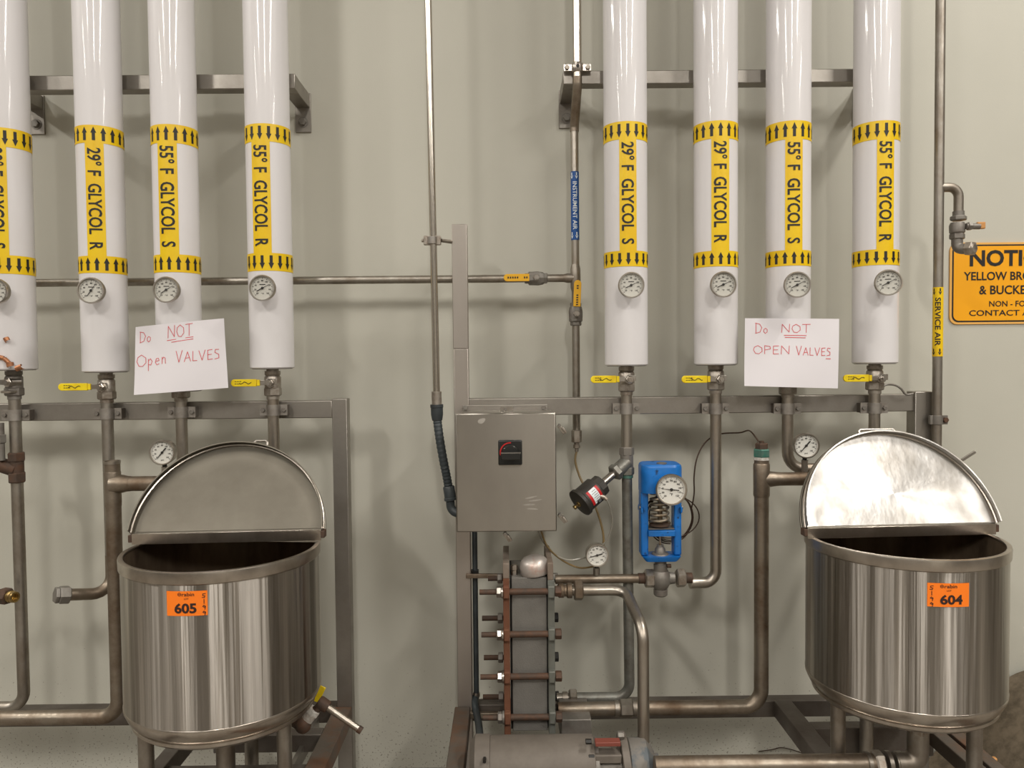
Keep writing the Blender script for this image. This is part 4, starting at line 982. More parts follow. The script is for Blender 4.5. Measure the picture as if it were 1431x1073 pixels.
# ------------------------------------------------------------------ plate heat exchanger
YE = 2.49; YE2 = 2.73
ex = lambda px: at(px, 900, YE).x
ez = lambda py: at(740, py, YE).z
t = thing('plate_heat_exchanger', 'grey plate heat exchanger with rusty end plate and long tie bolts', 'heat exchanger', (ex(740), 2.6, ez(1028)))
ym = (YE + YE2) / 2; dy = YE2 - YE
b = MB(); b.box(((ex(703.7) + ex(712.7)) / 2, ym, (ez(808) + ez(1028)) / 2), (ex(712.7) - ex(703.7), dy, ez(808) - ez(1028))); b.build('end_plate', 'rust', t, bevel=.002, label='orange rusty end plate')
b = MB(); b.box(((ex(703.7) + ex(712.7)) / 2, ym, (ez(787) + ez(808)) / 2), (ex(712.7) - ex(703.7), dy, ez(787) - ez(808))); b.build('end_plate_top', 'plate_top', t, bevel=.002)
b = MB(); b.box(((ex(766) + ex(775.5)) / 2, ym, (ez(811) + ez(1026)) / 2), (ex(775.5) - ex(766), dy, ez(811) - ez(1026))); b.build('fixed_plate', 'plate_green', t, bevel=.002, label='grey green fixed plate')
b = MB(); b.box(((ex(766) + ex(774)) / 2, ym, (ez(787) + ez(811)) / 2), (ex(774) - ex(766), dy, ez(787) - ez(811))); b.build('fixed_plate_top', 'plate_top', t, bevel=.002)
b = MB(); xa, xb = ex(713.2), ex(765.5)
b.box(((xa + xb) / 2, ym + .01, (ez(809) + ez(1023)) / 2), (xb - xa, dy - .03, ez(809) - ez(1023))); b.build('plate_pack_gaps', 'dark_gap', t)
npl = 11; wpl = (ex(764.8) - ex(715.7)) / npl
b = MB(); b.box(((ex(715.7) + ex(764.8)) / 2, ym, (ez(809) + ez(1023)) / 2), (ex(764.8) - ex(715.7), dy - .024, ez(808.5) - ez(1023.5))); b.build('cover_sheet', 'plate_grey', t, bevel=.002)
for k, py in enumerate((826.5, 886, 945, 1002)):
    zz = ez(py) ; yy = YE - .010
    zz = at(740, py, yy).z; tb = MB()
    tb.cyl((ex(712), yy, zz), (ex(766.5), yy, zz), .0105, n=16); tb.build('tie_rod', 'rust_dark', t)
    tb = MB(); tb.cyl((ex((671, 673, 671, 674)[k]), yy, zz), (ex(704), yy, zz), .0088, n=14); e_ = tb.build('threaded_end', 'rust_dark', t)
    tb = MB(); tb.hexa((ex(694.5), yy, zz), (ex(701.5), yy, zz), .0185); tb.cyl((ex(701.3), yy, zz), (ex(703.7), yy, zz), .021, n=20); tb.build('nut', 'bright_steel' if k != 3 else 'cast_grey', e_)
    tb = MB(); tb.hexa((ex(775.6), yy, zz), (ex(784.5), yy, zz), .0175); tb.build('bolt_head', 'rust_dark', t)
    # lugs so that the rods pass through the plates
    for xx0, xx1, mm in ((703.7, 712.7, 'rust'), (766, 775.5, 'plate_green')):
        tb = MB(); tb.box(((ex(xx0) + ex(xx1)) / 2, yy + .004, zz), (ex(xx1) - ex(xx0), .034, .040)); tb.build('lug', mm, t, bevel=.004)
for k, py in enumerate((808, 863.5, 918.5, 973.5)):
    yy = YE2 - .01; zz = at(700, py, yy).z; ex2 = lambda px: at(px, 900, yy).x
    tb = MB(); tb.cyl((ex2((683, 674, 676, 674)[k]), yy, zz), (ex(704) , yy, zz), .0092, n=14); e_ = tb.build('threaded_end', 'rust_dark', t)
    tb = MB(); tb.hexa((ex2(696), yy, zz), (ex2(703), yy, zz), .0185); tb.build('nut', 'cast_grey', e_)
    tb = MB(); tb.hexa((ex(775.6) - 0, yy, zz), (ex2(780.5), yy, zz), .017); tb.build('bolt_head', 'dark_gap' if k else 'cast_grey', t)
# bars to the post
for py, w_ in ((805, .015), (999, .020)):
    zz = at(690, py, 2.72).z
    b = MB(); b.bar((px0 + .01, FY - w_ / 2, zz), (ex(704), FY - w_ / 2 - .003, zz), w_, w_); b.build('support_bar', 'pipe_brown', t, bevel=.002)
q = at(719, 796, YE + .05); b = MB(); b.hexa(q - Vector((0, 0, .020)), q - Vector((0, 0, .002)), .011); b.hexa(q, q + Vector((0, 0, .016)), .0125); b.cyl(q - Vector((0, 0, .022)), q + Vector((0, 0, .018)), .007); b.build('top_bolt', 'bright_steel', t)
q = at(761, 806, YE + .03); b = MB(); b.ball(q, .0065); b.build('ball_stud', 'bright_steel', t)
# dome cap lying on it
q = at(748, 800, YE + .05); 
R_ = Matrix.Rotation(math.radians(-7), 3, 'Y') @ Matrix.Rotation(math.radians(4), 3, 'X'); axd = R_ @ Vector((0, 0, 1))
b = MB(); rd = px2m(21, YE + .05); b.lathe([(rd * .96, 0), (rd * 1.0, .003), (rd * 1.0, .022), (rd * .93, .038), (rd * .75, .050), (rd * .42, .058), (0, .061)], q, axd, 40)
o_ = b.build('dome_cover', 'dome_metal'); tag(o_, 'dented pinkish silver dome resting on top of the plate exchanger', 'dome')

# ------------------------------------------------------------------ service air line
YS = 2.70; RV = .0163
xs = at(1311, 400, YS).x
t = thing('service_air_pipe', 'bare steel service air pipe at the right with a yellow label', 'pipe', (xs, YS, at(1312, 700, YS).z))
b = MB(); b.sweep([(xs, YS, 4.6), (xs, YS, at(1312, 700, YS).z)], RV, 18); b.build('tube', 'pipe_dull', t)
pipe_label(t, xs, YS, RV, 401, 498, 1311, 'label_yellow', 'ink_black', 'SERVICE AIR', False, 'yellow wrap label with black lettering')
zb_ = at(1312, 262, YS).z; xk = at(1339.5, 290, YS).x
b = MB(); b.sweep(fillet([(xs, YS, zb_), (xk, YS, zb_), (xk, YS, at(1340, 300, YS).z)], .035), .0158, 18); b.build('branch', 'pipe_dull', t)
zz1, zz0 = at(1338, 297, YS).z, at(1338, 336, YS).z; xq = xk - .004
tv = thing('ball_valve', 'small grey air valve with an orange tipped lever above the notice sign', 'valve', (xk, YS, zz0))
b = MB(); b.cyl((xk, YS, zz1 + .004), (xk, YS, zz1 - .012), .019); b.hexa((xk, YS, zz1 - .012), (xk, YS, zz1 - .028), .027, .3)
b.lathe([(.020, 0), (.025, .006), (.026, .030), (.022, .040)], (xq, YS, zz0 + .022), (0, 0, 1), 20); b.hexa((xq, YS, zz0 + .024), (xq, YS, zz0 + .004), .025, .3); b.build('body', 'cast_grey', tv)
q = at(1356, 316, YS - .02); b = MB(); b.cyl((xk + .015, YS - .02, q.z), (q.x + .032, YS - .02, q.z - .001), .0105, n=14); b.hexa((xk + .02, YS - .02, q.z), (xk + .034, YS - .02, q.z), .015); b.build('stem', 'cast_grey', tv)
b = MB(); b.box((at(1370.5, 316, YS - .02).x, YS - .02, at(1370, 316, YS).z - .001), (.028, .014, .024)); b.build('lever_tip', 'cap_orange', tv, bevel=.003, label='orange plastic lever tip')
b = MB(); b.sweep(fillet([(xq, YS, zz0 + .008), (xq, YS, zz0 - .030), (xq + .03, YS - .045, zz0 - .034)], .025), .0185, 16); b.build('outlet_elbow', 'cast_grey', tv)
b = MB(); e_ = Vector((xq + .018, YS - .026, zz0 - .033)); dd = Vector((.45, -.9, -.05)).normalized(); b.hexa(e_, e_ + dd * .026, .025); b.lathe([(.020, .026), (.013, .030), (0, .027)], e_, dd, 16); b.build('plug', 'valve_steel', tv)
# clamp to the post
zc = at(1314, 586.5, YS).z
t = thing('pipe_clamp', 'dark clamp holding the service air pipe to the right post', 'pipe clamp', (xs, YS, zc))
b = MB(); b.box((xs + .004, YS - .0, zc), (.062, .014, .032)); b.lathe([(.0195, -.016), (.0195, .016)], (xs, YS, zc), (0, 0, 1), 18); b.build('clamp_body', 'cast_grey', t, bevel=.001)
b = MB(); b.hexa((xs + .025, YS - .007, zc), (xs + .025, YS - .016, zc), .010); b.build('bolt', 'rust_dark', t)

# ------------------------------------------------------------------ sign
YN = WALL - .006
sl, sr = at(1327.5, 395, YN), at(1488, 395, YN); st, sb = at(1407, 338.5, YN), at(1407, 452.5, YN)
sl.x, sr.x
cx = (sl.x + sr.x) / 2; cz = (st.z + sb.z) / 2; sw_, sh_ = sr.x - sl.x, st.z - sb.z
t = thing('notice_sign', 'orange notice sign with black lettering about yellow brooms', 'sign', (cx, YN, sb.z))
def rplate(b, w2, h2, r, y0, y1):
    o_ = rrect(w2, h2, r, 8); n = len(o_)
    vs = [(cx + X, y, cz + Z) for y in (y0, y1) for X, Z in o_]
    b.raw(vs, [tuple(range(n)), tuple(range(n, 2 * n))[::-1]] + [(k, (k + 1) % n, n + (k + 1) % n, n + k) for k in range(n)])
b = MB(); rplate(b, sw_ / 2, sh_ / 2, .030, YN + .006, YN - .0); b.build('board', 'sign_edge', t)
b = MB(); rplate(b, sw_ / 2 - .008, sh_ / 2 - .008, .026, YN, YN - .0006); b.build('black_border', 'ink_black', t)
b = MB(); rplate(b, sw_ / 2 - .014, sh_ / 2 - .014, .022, YN - .0004, YN - .0012); b.build('orange_field', 'sign_orange', t)
f = lambda X, Y: Vector((X, YN - .0022, Y))
def line(txt, xl, xc_, ya, yb, bold):
    a_ = at(xl, ya, YN); xc2 = at(xc_, ya, YN).x; h = a_.z - at(xl, yb, YN).z
    put_text(b, txt, 2 * (xc2 - a_.x), h, f, bold, xc2, a_.z - h / 2)
b = MB()
line('NOTICE', 1355, 1411, 349.5, 372.5, .03); line('YELLOW BROOMS', 1346.5, 1409, 380, 392, .018); line('& BUCKETS', 1368, 1409, 399, 411.5, .018)
line('NON - FOOD', 1382, 1416, 420.5, 428.5, .012); line('CONTACT AREAS', 1354, 1412, 433.5, 441.5, .012)
b.build('lettering', 'ink_black', t)

# ------------------------------------------------------------------ paper notices
STK = {  # stroke letters on a unit box (width, strokes)
 'D': (.75, [[(0, 0), (0, 1)], [(-.08, 1), (.45, .9), (.72, .55), (.5, .12), (-.05, 0)]]),
 'o': (.5, [[(.25, .5), (.04, .36), (.04, .14), (.24, 0), (.46, .14), (.46, .38), (.25, .5)]]),
 'N': (.75, [[(0, 0), (.04, 1), (.68, .05), (.72, 1.02)]]),
 'O': (.8, [[(.4, 1), (.1, .8), (.02, .45), (.2, .05), (.5, 0), (.78, .3), (.76, .72), (.4, 1)]]),
 'T': (.75, [[(0, .98), (.75, 1.0)], [(.38, 1), (.36, 0)]]),
 'P': (.6, [[(.04, 0), (.04, 1)], [(.02, 1), (.5, .92), (.55, .62), (.06, .48)]]),
 'p': (.5, [[(.02, .5), (.04, -.4)], [(.03, .35), (.25, .52), (.46, .3), (.3, .03), (.05, .08)]]),
 'e': (.5, [[(.05, .28), (.45, .32), (.36, .5), (.12, .48), (.03, .2), (.2, .0), (.46, .08)]]),
 'n': (.5, [[(.04, .5), (.04, 0)], [(.04, .32), (.2, .5), (.38, .42), (.42, 0)]]),
 'E': (.55, [[(.5, 1), (.04, .96), (.02, 0), (.5, .03)], [(.03, .5), (.42, .52)]]),
 'V': (.7, [[(0, 1), (.3, 0), (.66, 1.02)]]),
 'A': (.7, [[(0, 0), (.35, 1), (.66, 0)], [(.14, .36), (.56, .38)]]),
 'L': (.5, [[(.05, 1), (.02, .02), (.45, .02)]]),
 'S': (.5, [[(.46, .95), (.12, .98), (.04, .68), (.42, .45), (.42, .08), (.0, .0)]]),
}
def paper(label, corners, Y, words, bulge):
    A, B_, D_, E_ = [at(px, py, Y) for px, py in corners]   # tl tr br bl
    cen = (A + B_ + D_ + E_) / 4
    def surf(u, v, off=0.):   # u right 0..1, v down 0..1
        p = (A * (1 - u) + B_ * u) * (1 - v) + (E_ * (1 - u) + D_ * u) * v
        p.y = Y + bulge * (2 * u - 1) ** 2 + .004 * math.sin(5 * u + 3 * v) * v - off
        return p
    t = thing('paper_notice', label, 'paper sign', (cen.x, Y, E_.z), 'handwritten paper notices taped on the pipes')
    b = MB(); n = 14
    vs = [surf(i / n, j / n, o_) for o_ in (0, .0004) for j in range(n + 1) for i in range(n + 1)]
    K = (n + 1) ** 2
    b.raw(vs, [(o_ * K + j * (n + 1) + i, o_ * K + j * (n + 1) + i + 1, o_ * K + (j + 1) * (n + 1) + i + 1, o_ * K + (j + 1) * (n + 1) + i) for o_ in (0, 1) for j in range(n) for i in range(n)])
    sheet = b.build('sheet', 'paper', t)
    b = MB(); hw = .0042
    asp = (B_ - A).length / (A - E_).length
    def stroke(pl, w_=hw):
        pl = [Vector(p) for p in pl]; out = []
        for i in range(len(pl) - 1):
            a_, c_ = pl[i], pl[i + 1]; d_ = Vector(((c_.x - a_.x) * asp, c_.y - a_.y)); 
            if d_.length < 1e-6: continue
            d_.normalize(); nn = Vector((-d_.y / asp, d_.x)) * w_; ext = Vector((d_.x / asp, d_.y)) * w_ * .6
            b.raw([surf(*(a_ - nn - ext), .0012), surf(*(c_ - nn + ext), .0012), surf(*(c_ + nn + ext), .0012), surf(*(a_ + nn - ext), .0012)], [(0, 1, 2, 3)])
    for w in words:
        if w[0] == '_': stroke(w[1], .0048); continue
        txt, u0, v0, hh, ww, sl = w   # baseline start u0,v0 ; cap height ; letter width scale, slope
        xx = u0
        for k, ch in enumerate(txt):
            wd, sts = STK[ch]; h2 = hh * (1.18 if (k == 0 and len(txt) > 3 and txt[1] not in 'P') else 1)
            for s_ in sts:
                stroke([(xx + p[0] * ww, v0 - p[1] * h2 + sl * (xx + p[0] * ww - u0)) for p in s_])
            xx += (wd + .17) * ww
    b.build('handwriting', 'red_ink', sheet)
    return t
yp1 = PY - RP - .006
paper('crooked white paper with red handwriting DO NOT OPEN VALVES, left rack', [(187.6, 456.8), (311.5, 444.5), (317, 542), (185, 552)], yp1,
      [('Do', .06, .24, .16, .085, -.02), ('NOT', .38, .21, .17, .105, -.03), ('_', [(.37, .245), (.66, .225)]), ('_', [(.42, .275), (.66, .255)]),
       ('O', .02, .59, .17, .14, 0), ('p', .155, .585, .19, .10, 0), ('e', .235, .585, .19, .10, 0), ('n', .31, .575, .19, .10, 0), ('VALVES', .47, .575, .14, .103, -.01)], .010)
paper('straight white paper with red handwriting DO NOT OPEN VALVES, right rack', [(1041.8, 444.5), (1173.6, 445.4), (1172.6, 542.8), (1041, 539.3)], yp1,
      [('Do', .115, .22, .15, .085, 0), ('NOT', .385, .205, .12, .115, -.01), ('_', [(.41, .245), (.645, .245)]), ('_', [(.42, .275), (.635, .278)]),
       ('OPEN', .09, .52, .12, .118, 0), ('VALVES', .54, .53, .11, .082, 0), ('_', [(.86, .575), (.91, .575)])], .006)

# ------------------------------------------------------------------ tanks
def tank(label, cx, cy, lidp, num, stick_px, stick_py, legs, leg_m, lid_m, lid_label, inside='tank_inside'):
    R = .272; zr = 1.62 - .55 + .002; t = thing('tank', label, 'tank', (cx, cy, zr - .45), 'open half lidded steel tanks')
    zl = zr - .415
    o_ = Vector((cx, cy, 0)); th_ = .004
    b = MB(); b.lathe([(R, zl), (R, zr)], o_, (0, 0, 1), 96)
    b.f = b.f[:-2]
    sh_o = b.build('shell', 'tank_steel', t)
    b = MB(); b.lathe([(R, zl), (R + .0012, zl - .002), (R + .0008, zl - .010), (R - .008, zl - .030), (R - .022, zl - .044)], o_, (0, 0, 1), 96); b.f = b.f[:-2]; b.build('lower_band', 'tank_rim', t)
    b = MB(); b.lathe([(R - .024, zl - .042), (R - .018, zl - .046), (R - .018, zl - .054), (R - .03, zl - .064), (R * .7, zl - .082), (R * .3, zl - .096), (0, zl - .098)], o_, (0, 0, 1), 96); b.f = b.f[:-1] if False else b.f; b.build('dished_bottom', 'tank_rim', t)
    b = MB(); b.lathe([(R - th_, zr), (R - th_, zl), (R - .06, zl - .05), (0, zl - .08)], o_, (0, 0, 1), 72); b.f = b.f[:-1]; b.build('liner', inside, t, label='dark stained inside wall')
    b = MB(); b.lathe([(R - .010, zr - .002), (R - .009, zr + .002), (R - .002, zr + .004), (R + .004, zr + .002), (R + .0055, zr - .003), (R + .0045, zr - .028), (R + .0015, zr - .031), (R - .001, zr - .029)], o_, (0, 0, 1), 96); b.f = b.f[:-2]; b.build('rim', 'tank_rim', t)
    # legs
    for lx, ly, lz in legs:
        b = MB(); b.cyl((lx, ly, lz + .012), (lx, ly, zl - .055), .0215); lg = b.build('leg', leg_m, t)
        b = MB(); b.cyl((lx, ly, lz), (lx, ly, lz + .012), .030); b.build('foot', leg_m, lg)
    # lid
    hx, hy, hz, LR, lean, tw = lidp
    u = Vector((math.cos(tw), math.sin(tw), 0)); w_ = Vector((-math.sin(tw) * math.sin(lean), math.cos(tw) * math.sin(lean), math.cos(lean))); nf = u.cross(w_)
    if nf.y > 0: nf = -nf
    c = Vector((hx, hy, hz)); lid = None
    n = 56; b = MB(); vs = []
    Li = LR - .008
    prof = [(Li, .0), (LR - .003, .0015), (LR, -.002), (LR, -.026), (LR - .004, -.026)]
    for k in range(n + 1):
        a = PI * k / n
        d = u * math.cos(a) + w_ * math.sin(a)
        for r, h in prof: vs.append(c + d * r + nf * -h)
    m = len(prof); fs = [(k * m + j, (k + 1) * m + j, (k + 1) * m + j + 1, k * m + j + 1) for k in range(n) for j in range(m - 1)]
    # face plate, slightly dished
    base = len(vs); rings = 8
    for j in range(rings + 1):
        rr = Li * j / rings
        for k in range(n + 1):
            a = PI * k / n; d = u * math.cos(a) + w_ * math.sin(a)
            vs.append(c + d * rr - nf * (0 if j == rings else .004))
    for j in range(rings):
        for k in range(n): fs.append((base + j * (n + 1) + k, base + j * (n + 1) + k + 1, base + (j + 1) * (n + 1) + k + 1, base + (j + 1) * (n + 1) + k))
    b.raw(vs, fs); lid = b.build('lid', lid_m, t, label=lid_label)
    # rolled bead at the lid edge
    b = MB(); b.sweep([c + (u * math.cos(PI * k / n) + w_ * math.sin(PI * k / n)) * (LR - .002) + nf * .001 for k in range(n + 1)], .0048, 8); b.build('lid_bead', 'tank_rim', lid)
    b = MB()
    for k in (0, 1): pass
    b.sweep([c + (u * math.cos(PI * k / n) + w_ * math.sin(PI * k / n)) * (LR - .001) - nf * .024 for k in range(n + 1)], .004, 8); b.build('lid_back_edge', 'lid_dull', lid)
    # hinge strip
    b = MB(); ya = c - u * (LR - .006) ; yb = c + u * (LR - .006)
    b.bar(ya - Vector((0, .004, .017)), yb - Vector((0, .004, .017)), .004, .032); b.build('hinge_strip', 'tank_rim', t, bevel=.001)
    b = MB(); b.cyl(ya - nf * .004, yb - nf * .004, .0045, n=12); b.build('hinge_rod', 'lid_dull', t)
    for s_ in (-1, 1):
        q = c + u * s_ * (LR - .002) - nf * .012 - w_ * .004; b = MB(); b.box(q - Vector((0, 0, .006)), (.012, .030, .022)); b.build('hinge_lug', 'rust_dark', t, bevel=.002)
    # fixed rear half cover
    b = MB(); vs = [c - Vector((0, 0, .030))]; K = 40
    yh = hy; 
    for k in range(K + 1):
        a = math.asin(max(-1, min(1, (yh + .012 - cy) / (R - .006)))); a = a + (PI - 2 * a) * k / K
        vs.append(Vector((cx + (R - .006) * math.cos(a), cy + (R - .006) * math.sin(a), zr + .004)))
    b.raw(vs, [(0, k + 1, k + 2) for k in range(K)]); b.build('rear_cover', 'tank_rim', t)
    # lid handle on the far side
    q0 = c + w_ * (LR + .0) + u * lidhx[0] - nf * .016; 
    b = MB(); hl = lidhx[1]
    b.sweep(fillet([q0 - u * hl, q0 - u * hl + w_ * .018, q0 + u * hl + w_ * .018, q0 + u * hl], .008, 5), .0042, 10); b.build('handle', 'bright_steel', lid)
    # sticker on the shell
    def phi(px, py):
        d = (at(px, py, 1.) - CAM); o2 = Vector((-cx, -cy)); dd = Vector((d.x, d.y)); A = dd.dot(dd); B = 2 * o2.dot(dd); Cc = o2.dot(o2) - R * R
        tt = (-B - math.sqrt(max(0, B * B - 4 * A * Cc))) / 2 / A; q_ = o2 + dd * tt; return math.atan2(q_.x, -q_.y), (CAM + d * tt).z
    (p0, zt0), (p1, zt1) = phi(stick_px[0], stick_py[0]), phi(stick_px[1], stick_py[0]); (_, zb0), (_, zb1) = phi(stick_px[0], stick_py[1]), phi(stick_px[1], stick_py[1])
    pc = (p0 + p1) / 2; zt, zb = (zt0 + zt1) / 2, (zb0 + zb1) / 2; sl_ = 0
    f = lambda off: (lambda X, Y: cyl_map(cx, cy, R + off, pc)(X, (zt + zb) / 2 + Y))
    sw = (p1 - p0) * R; sh = zt - zb
    b = MB(); n = 10; g_ = f(.0012); vs = [g_(-sw / 2 + sw * k / n, y) for k in range(n + 1) for y in (-sh / 2, sh / 2)]
    b.raw(vs, [(2 * k, 2 * k + 2, 2 * k + 3, 2 * k + 1) for k in range(n)]); stk = b.build('sticker', 'sticker_orange', t, label='orange lot sticker numbered ' + num)
    b = MB(); g_ = f(.0020)
    ncx = -.03 if num == '605' else .06
    put_text(b, num, sw * .54, sh * .42, g_, .035, ncx * sw, -sh * .19)
    put_text(b, 'rabin', sw * .30, sh * .15, g_, .012, .04 * sw, sh * .37)
    put_text(b, 'LOT', sw * .11, sh * .07, g_, .01, 0, sh * .19)
    # round logo before the name
    for k in range(14):
        a, a2 = 2 * PI * k / 14, 2 * PI * (k + 1) / 14; r0, r1 = sh * .050, sh * .072
        b.raw([g_(-.17 * sw + r * math.cos(q_), sh * .37 + r * math.sin(q_)) for q_, r in ((a, r0), (a2, r0), (a2, r1), (a, r1))], [(0, 1, 2, 3)])
    b.raw([g_(-.17 * sw + x_, sh * .37 + y_) for x_, y_ in ((-sh * .04, -.0008), (sh * .04, -.0008), (sh * .04, .0008), (-sh * .04, .0008))], [(0, 1, 2, 3)])
    b.build('sticker_print', 'sticker_ink', stk)
    b = MB(); xh = .42 * sw if num == '605' else -.40 * sw
    D9 = {'5': [[(.9, 1), (.2, .95), (.15, .55), (.8, .4), (.6, 0), (0, .05)]], '1': [[(.5, 1), (.5, 0)]], '9': [[(.9, .7), (.4, 1), (.1, .7), (.5, .5), (.9, .7), (.7, 0)]]}
    for k, ch in enumerate('5199'):
        y0 = sh * (.30 - k * .235)
        for pl_ in D9[ch]:
            for i in range(len(pl_) - 1):
                a_, c_ = [Vector((xh + (p[0] - .5) * sh * .13, y0 + (p[1] - .5) * sh * .16)) for p in (pl_[i], pl_[i + 1])]
                d_ = (c_ - a_).normalized() * .0009; nn = Vector((-d_.y, d_.x))
                b.raw([g_(*(a_ - nn - d_)), g_(*(c_ - nn + d_)), g_(*(c_ + nn + d_)), g_(*(a_ + nn - d_))], [(0, 1, 2, 3)])
    b.build('handwriting', 'sticker_ink', stk)
    return t, zl
lidhx = (.06, .02)
tL, zlow = tank('stainless tank with orange sticker 605 and dull grey raised lid', -.838, 2.246, (-.833, 2.272, 1.62 - .505, .281, math.radians(30.6), .055), '605', (233, 290), (825, 859.5), [(-1.042, 2.17, 0), (-.662, 2.22, 0), (-.84, 2.46, 0)], 'pipe_dull', 'lid_dull', 'dull grey half round lid')
lidhx = (.005, .058)
tR, zlow = tank('stainless tank with orange sticker 604 and shiny raised lid', 1.181, 2.28, (1.180, 2.284, 1.62 - .513, .297, math.radians(27), .050), '604', (1295.5, 1354), (814, 847), [(.985, 2.27, .373), (1.370, 2.225, 0), (1.18, 2.50, 0)], 'pipe_dull', 'lid_bright', 'shiny scratched half round lid')

# ------------------------------------------------------------------ drains under the tanks
zd = zlow - .10
def drain(label, cx, cy, right):
    t = thing('drain_fitting', label, 'pipe fitting', (cx, cy, zd - .1))
    b = MB(); b.lathe([(.024, 0), (.024, -.012), (.032, -.014), (.032, -.030), (.025, -.032), (.025, -.040), (.030, -.042), (.030, -.060)], (cx, cy, zd + .012), (0, 0, 1), 24); b.build('ferrule', 'valve_steel', t)
    return t
t = drain('drain fitting under the tank with the dull grey lid', -.838 + .0, 2.23, False)
b = MB(); b.sweep(fillet([(-.838, 2.23, zd - .04), (-.838, 2.23, zd - .22), (-.88, 2.30, zd - .22)], .05), .027, 18); b.build('elbow', 'pipe_dull', t)
yk = 2.20
xk = at(1300, 1040, yk).x
t = drain('drain fitting with a big elbow under the tank with the shiny lid', 1.20, 2.22, True)
zp = at(1080, 1068, 2.22).z
b = MB(); b.sweep(fillet([(1.20, 2.22, zd - .03), (1.20, 2.22, zp), (1.13, 2.22, zp)], .05), .030, 18); b.build('elbow', 'pipe_dull', t)
t = thing('suction_pipe', 'thick steel pipe from tank 604 to the pump at the bottom edge', 'pipe', (.8, 2.22, zp))
b = MB(); b.sweep([(1.09, 2.22, zp), (at(915, 1068, 2.22).x, 2.22, zp)], .0275, 22); b.build('tube', 'pipe_brown', t)
for k, (xx, r_, w_) in enumerate(((1.045, .032, .012), (1.068, .036, .028), (1.105, .034, .012), (1.135, .032, .018))):
    b = MB(); (b.hexa if k == 1 else b.cyl)((xx, 2.22, zp), (xx + w_, 2.22, zp), r_); b.build('union_ring', 'valve_steel' if k == 1 else 'pipe_dull', t)
# rusty valve on the right of tank 605
ya = 2.33
q0, q1, q2, q3 = at(424, 1012, ya), at(438, 994, ya), at(452, 984, ya), at(505, 1021, ya - .02)
t = thing('drain_valve', 'rusty drain elbow with a taped nipple right of tank 605', 'valve', q0)
b = MB(); b.sweep([q0 + Vector((-.05, .05, .02)), q0 + Vector((-.02, .01, .005)), q0], .022, 18); b.ball(q0 - Vector((0, .004, 0)), .0255); b.build('elbow', 'rust_dark', t)
b = MB(); b.cyl(q0 + (q1 - q0) * .35, q1, .018); b.hexa(q0 + (q1 - q0) * .8, q1 + (q1 - q0) * .2, .021); b.build('taped_nipple', 'tape_white', t)
b = MB(); b.cyl(q1, q2 + (q2 - q1) * .1, .013); b.lathe([(.017, -.018), (.019, -.012), (.019, .012), (.017, .018)], q2, q3 - q2, 18); b.build('tee', 'rust_dark', t)
b = MB(); b.cyl(q2, q3, .0105, n=16); b.build('pipe_handle', 'pipe_steel', t, label='steel pipe sticking out to the right')
b = MB(); b.cyl(q3 - (q3 - q2).normalized() * .012, q3 + (q3 - q2).normalized() * .001, .0115, n=16); b.build('pipe_tip', 'rust_dark', t)
b = MB(); b.bar(at(441, 980, ya + .05), at(451, 959, ya + .05), .022, .005, (0, 1, 0)); b.build('lever', 'grip_yellow', t, bevel=.001, label='yellow lever tip')
# lever behind tank 604
q0, q1 = at(1311, 664, 2.678), at(1363, 631, 2.66)
b = MB(); b.bar(q0, q1, .010, .006, (0, 1, 0)); tag(b.build('steel_lever', 'frame_steel', bevel=.001), 'flat steel lever sticking up behind the lid of tank 604', 'lever')

# ------------------------------------------------------------------ pump and motor
ymo = 2.33; xm0, xm1 = at(684.5, 1050, ymo).x, at(829, 1050, ymo).x
rm = .092; zm = at(756, 1037, ymo - .03).z - rm
t = thing('pump_motor', 'grey pump motor lying at the bottom edge below the exchanger', 'motor', ((xm0 + xm1) / 2, ymo, zm - rm))
b = MB(); b.lathe([(rm * .985, 0), (rm, .004), (rm, xm1 - xm0 - .004), (rm * .97, xm1 - xm0)], (xm0, ymo, zm), (1, 0, 0), 48); b.build('housing', 'motor_grey', t)
xc0 = at(657, 1050, ymo).x
b = MB(); b.lathe([(rm * .80, 0), (rm * .98, .012), (rm * 1.04, .016), (rm * 1.04, xm0 - xc0)], (xc0, ymo, zm), (1, 0, 0), 48); b.build('fan_cowl', 'motor_grey', t)
b = MB(); q = at(677, 1064, ymo - rm); b.cyl(q + Vector((0, .02, 0)), q - Vector((0, .002, 0)), .005, n=12); b.build('screw', 'ink_black', t)
b = MB(); b.box(((xm0 + xm1) / 2, ymo, (zm - rm + .0) / 2), (.22, .16, zm - rm + .02)); b.build('motor_foot', 'frame_dark', t, bevel=.003)
b = MB(); b.lathe([(rm * .9, 0), (rm * .9, .012), (.05, .014), (.05, .10)], (xm1, ymo, zm), (1, 0, 0), 32); b.build('coupling', 'cast_grey', t)
b = MB(); b.box((at(849, 1046, ymo - .04).x, ymo - .04, at(849, 1046, ymo).z), (px2m(37, ymo), .05, px2m(12, ymo))); b.build('coupling_guard', 'motor_grey', t, bevel=.003)
q = at(849, 1037, ymo - .05); b = MB(); b.box(q, (px2m(35, ymo), .03, px2m(6, ymo))); b.build('red_bar', 'red_bar', t, bevel=.002, label='red painted bar')
for px, py in ((822, 1036), (826, 1057), (827, 1066)):
    q = at(px, py, ymo - .06); b = MB(); b.hexa(q - Vector((.008, 0, 0)), q + Vector((.010, 0, 0)), .008); b.build('bolt', 'ink_black', t)
xp = at(871, 1050, yp).x
t = thing('pump', 'grey pump casing with blue paint remnants below the curved pipe', 'pump', (xv, yp, zm - .1))
b = MB(); b.lathe([(.088, -.012), (.092, -.010), (.092, .010), (.088, .012)], (xp, ymo, zm + .006), (1, 0, .08), 40); b.build('flange', 'motor_grey', t)
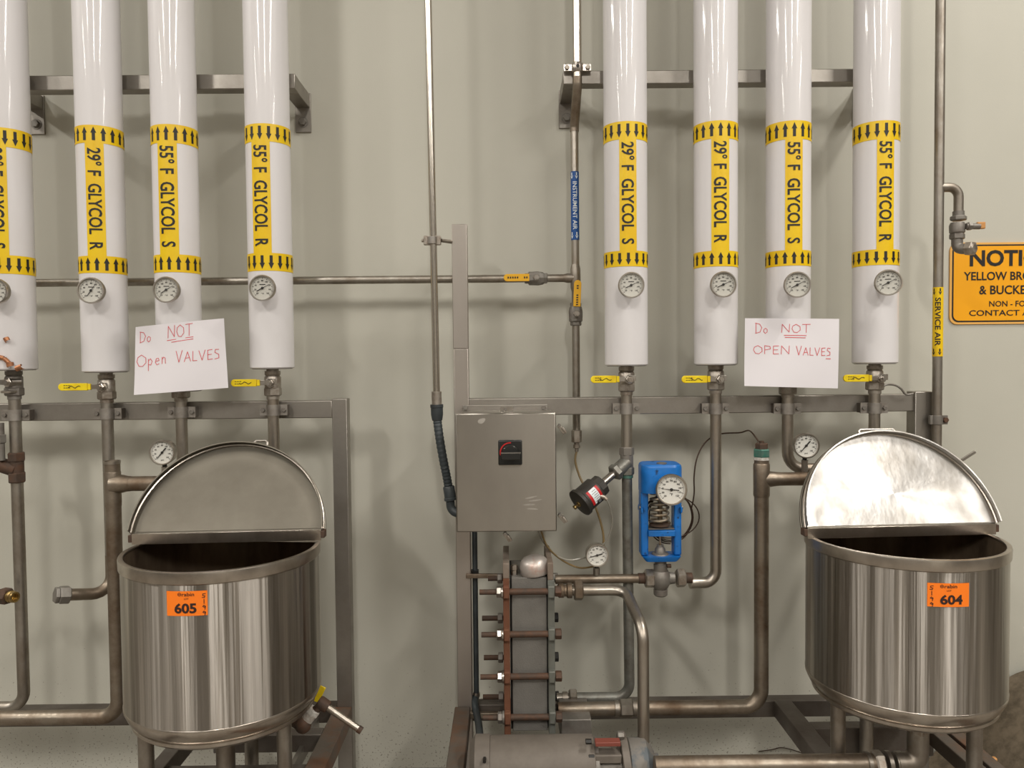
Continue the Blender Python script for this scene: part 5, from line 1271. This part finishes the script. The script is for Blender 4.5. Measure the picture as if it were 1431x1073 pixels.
q = at(863, 1027, ymo - .02); b = MB(); b.hexa(q, q + Vector((.02, 0, 0)), .012); b.build('bolt', 'cast_grey', t)
b = MB(); b.lathe([(.075, 0), (.080, .004), (.080, .055), (.060, .072), (.035, .080), (.035, .095)], (xp + .008, ymo, zm), (1, 0, 0), 36); b.build('volute', 'pump_blue', t)
b = MB(); b.lathe([(.036, 0), (.032, .020), (.026, .026), (.026, .032), (.022, .036), (.022, .046)], (xv, yp, zpb - .035), (0, 0, 1), 24); b.build('discharge_port', 'pump_blue', t)
b = MB(); b.box((xp + .05, ymo, (zm - .07) / 2), (.10, .12, zm - .07)); b.build('pump_foot', 'frame_dark', t, bevel=.003)
# thin wire near the rail
tube('loose_wire', 'thin loose wire drooping along the wall low between exchanger and tank', [at(x_, y_, 2.997) for x_, y_ in ((1060, 1050), (1080, 1047), (1091, 1044.5), (1105, 1047), (1120, 1052), (1138, 1060), (1150, 1090))], .0018, 'copper_wire', cat='wire')
# ------------------------------------------------------------------ brown heap at the lower right
c_ = at(1450, 1075, 2.55); b = MB(); n = 26; vs = []; fs = []
rr = random.Random(3)
def hgt(u, v):
    return max(0, (1 - abs(2 * u - 1) ** 2.2)) * max(0, (1 - abs(2 * v - 1) ** 2.4)) 
x0h, x1h, y0h, y1h = 1.62, 2.6, 2.42, 2.98
for j in range(n + 1):
    for i in range(n + 1):
        u_, v_ = i / n, j / n
        vs.append((x0h + (x1h - x0h) * u_, y0h + (y1h - y0h) * v_, .38 * max(0, 1 - abs(2 * u_ - 1) ** 2.2) ** 1.5 * math.sin(min(1, v_ * 1.3) * PI / 2) ** .6 + .012 * math.sin(9 * u_ + 4 * v_) * hgt(u_, v_)))
for j in range(n):
    for i in range(n): fs.append((j * (n + 1) + i, j * (n + 1) + i + 1, (j + 1) * (n + 1) + i + 1, (j + 1) * (n + 1) + i))
b.raw(vs, fs); o_ = b.build('burlap_heap', 'heap_brown'); tag(o_, 'mottled brown heap on the floor right of tank 604', 'heap')
q = at(1389, 1064, 2.35); b = MB(); b.lathe([(.008, 0), (.009, .004), (.009, .02), (.005, .024)], q - Vector((0, 0, .01)), (0, 0, 1), 12); b.cyl(Vector((q.x, q.y, 0)), q, .004, n=8)
tag(b.build('yellow_cap', 'cap_orange'), 'tiny yellow cap beside the right leg of tank 604', 'cap')
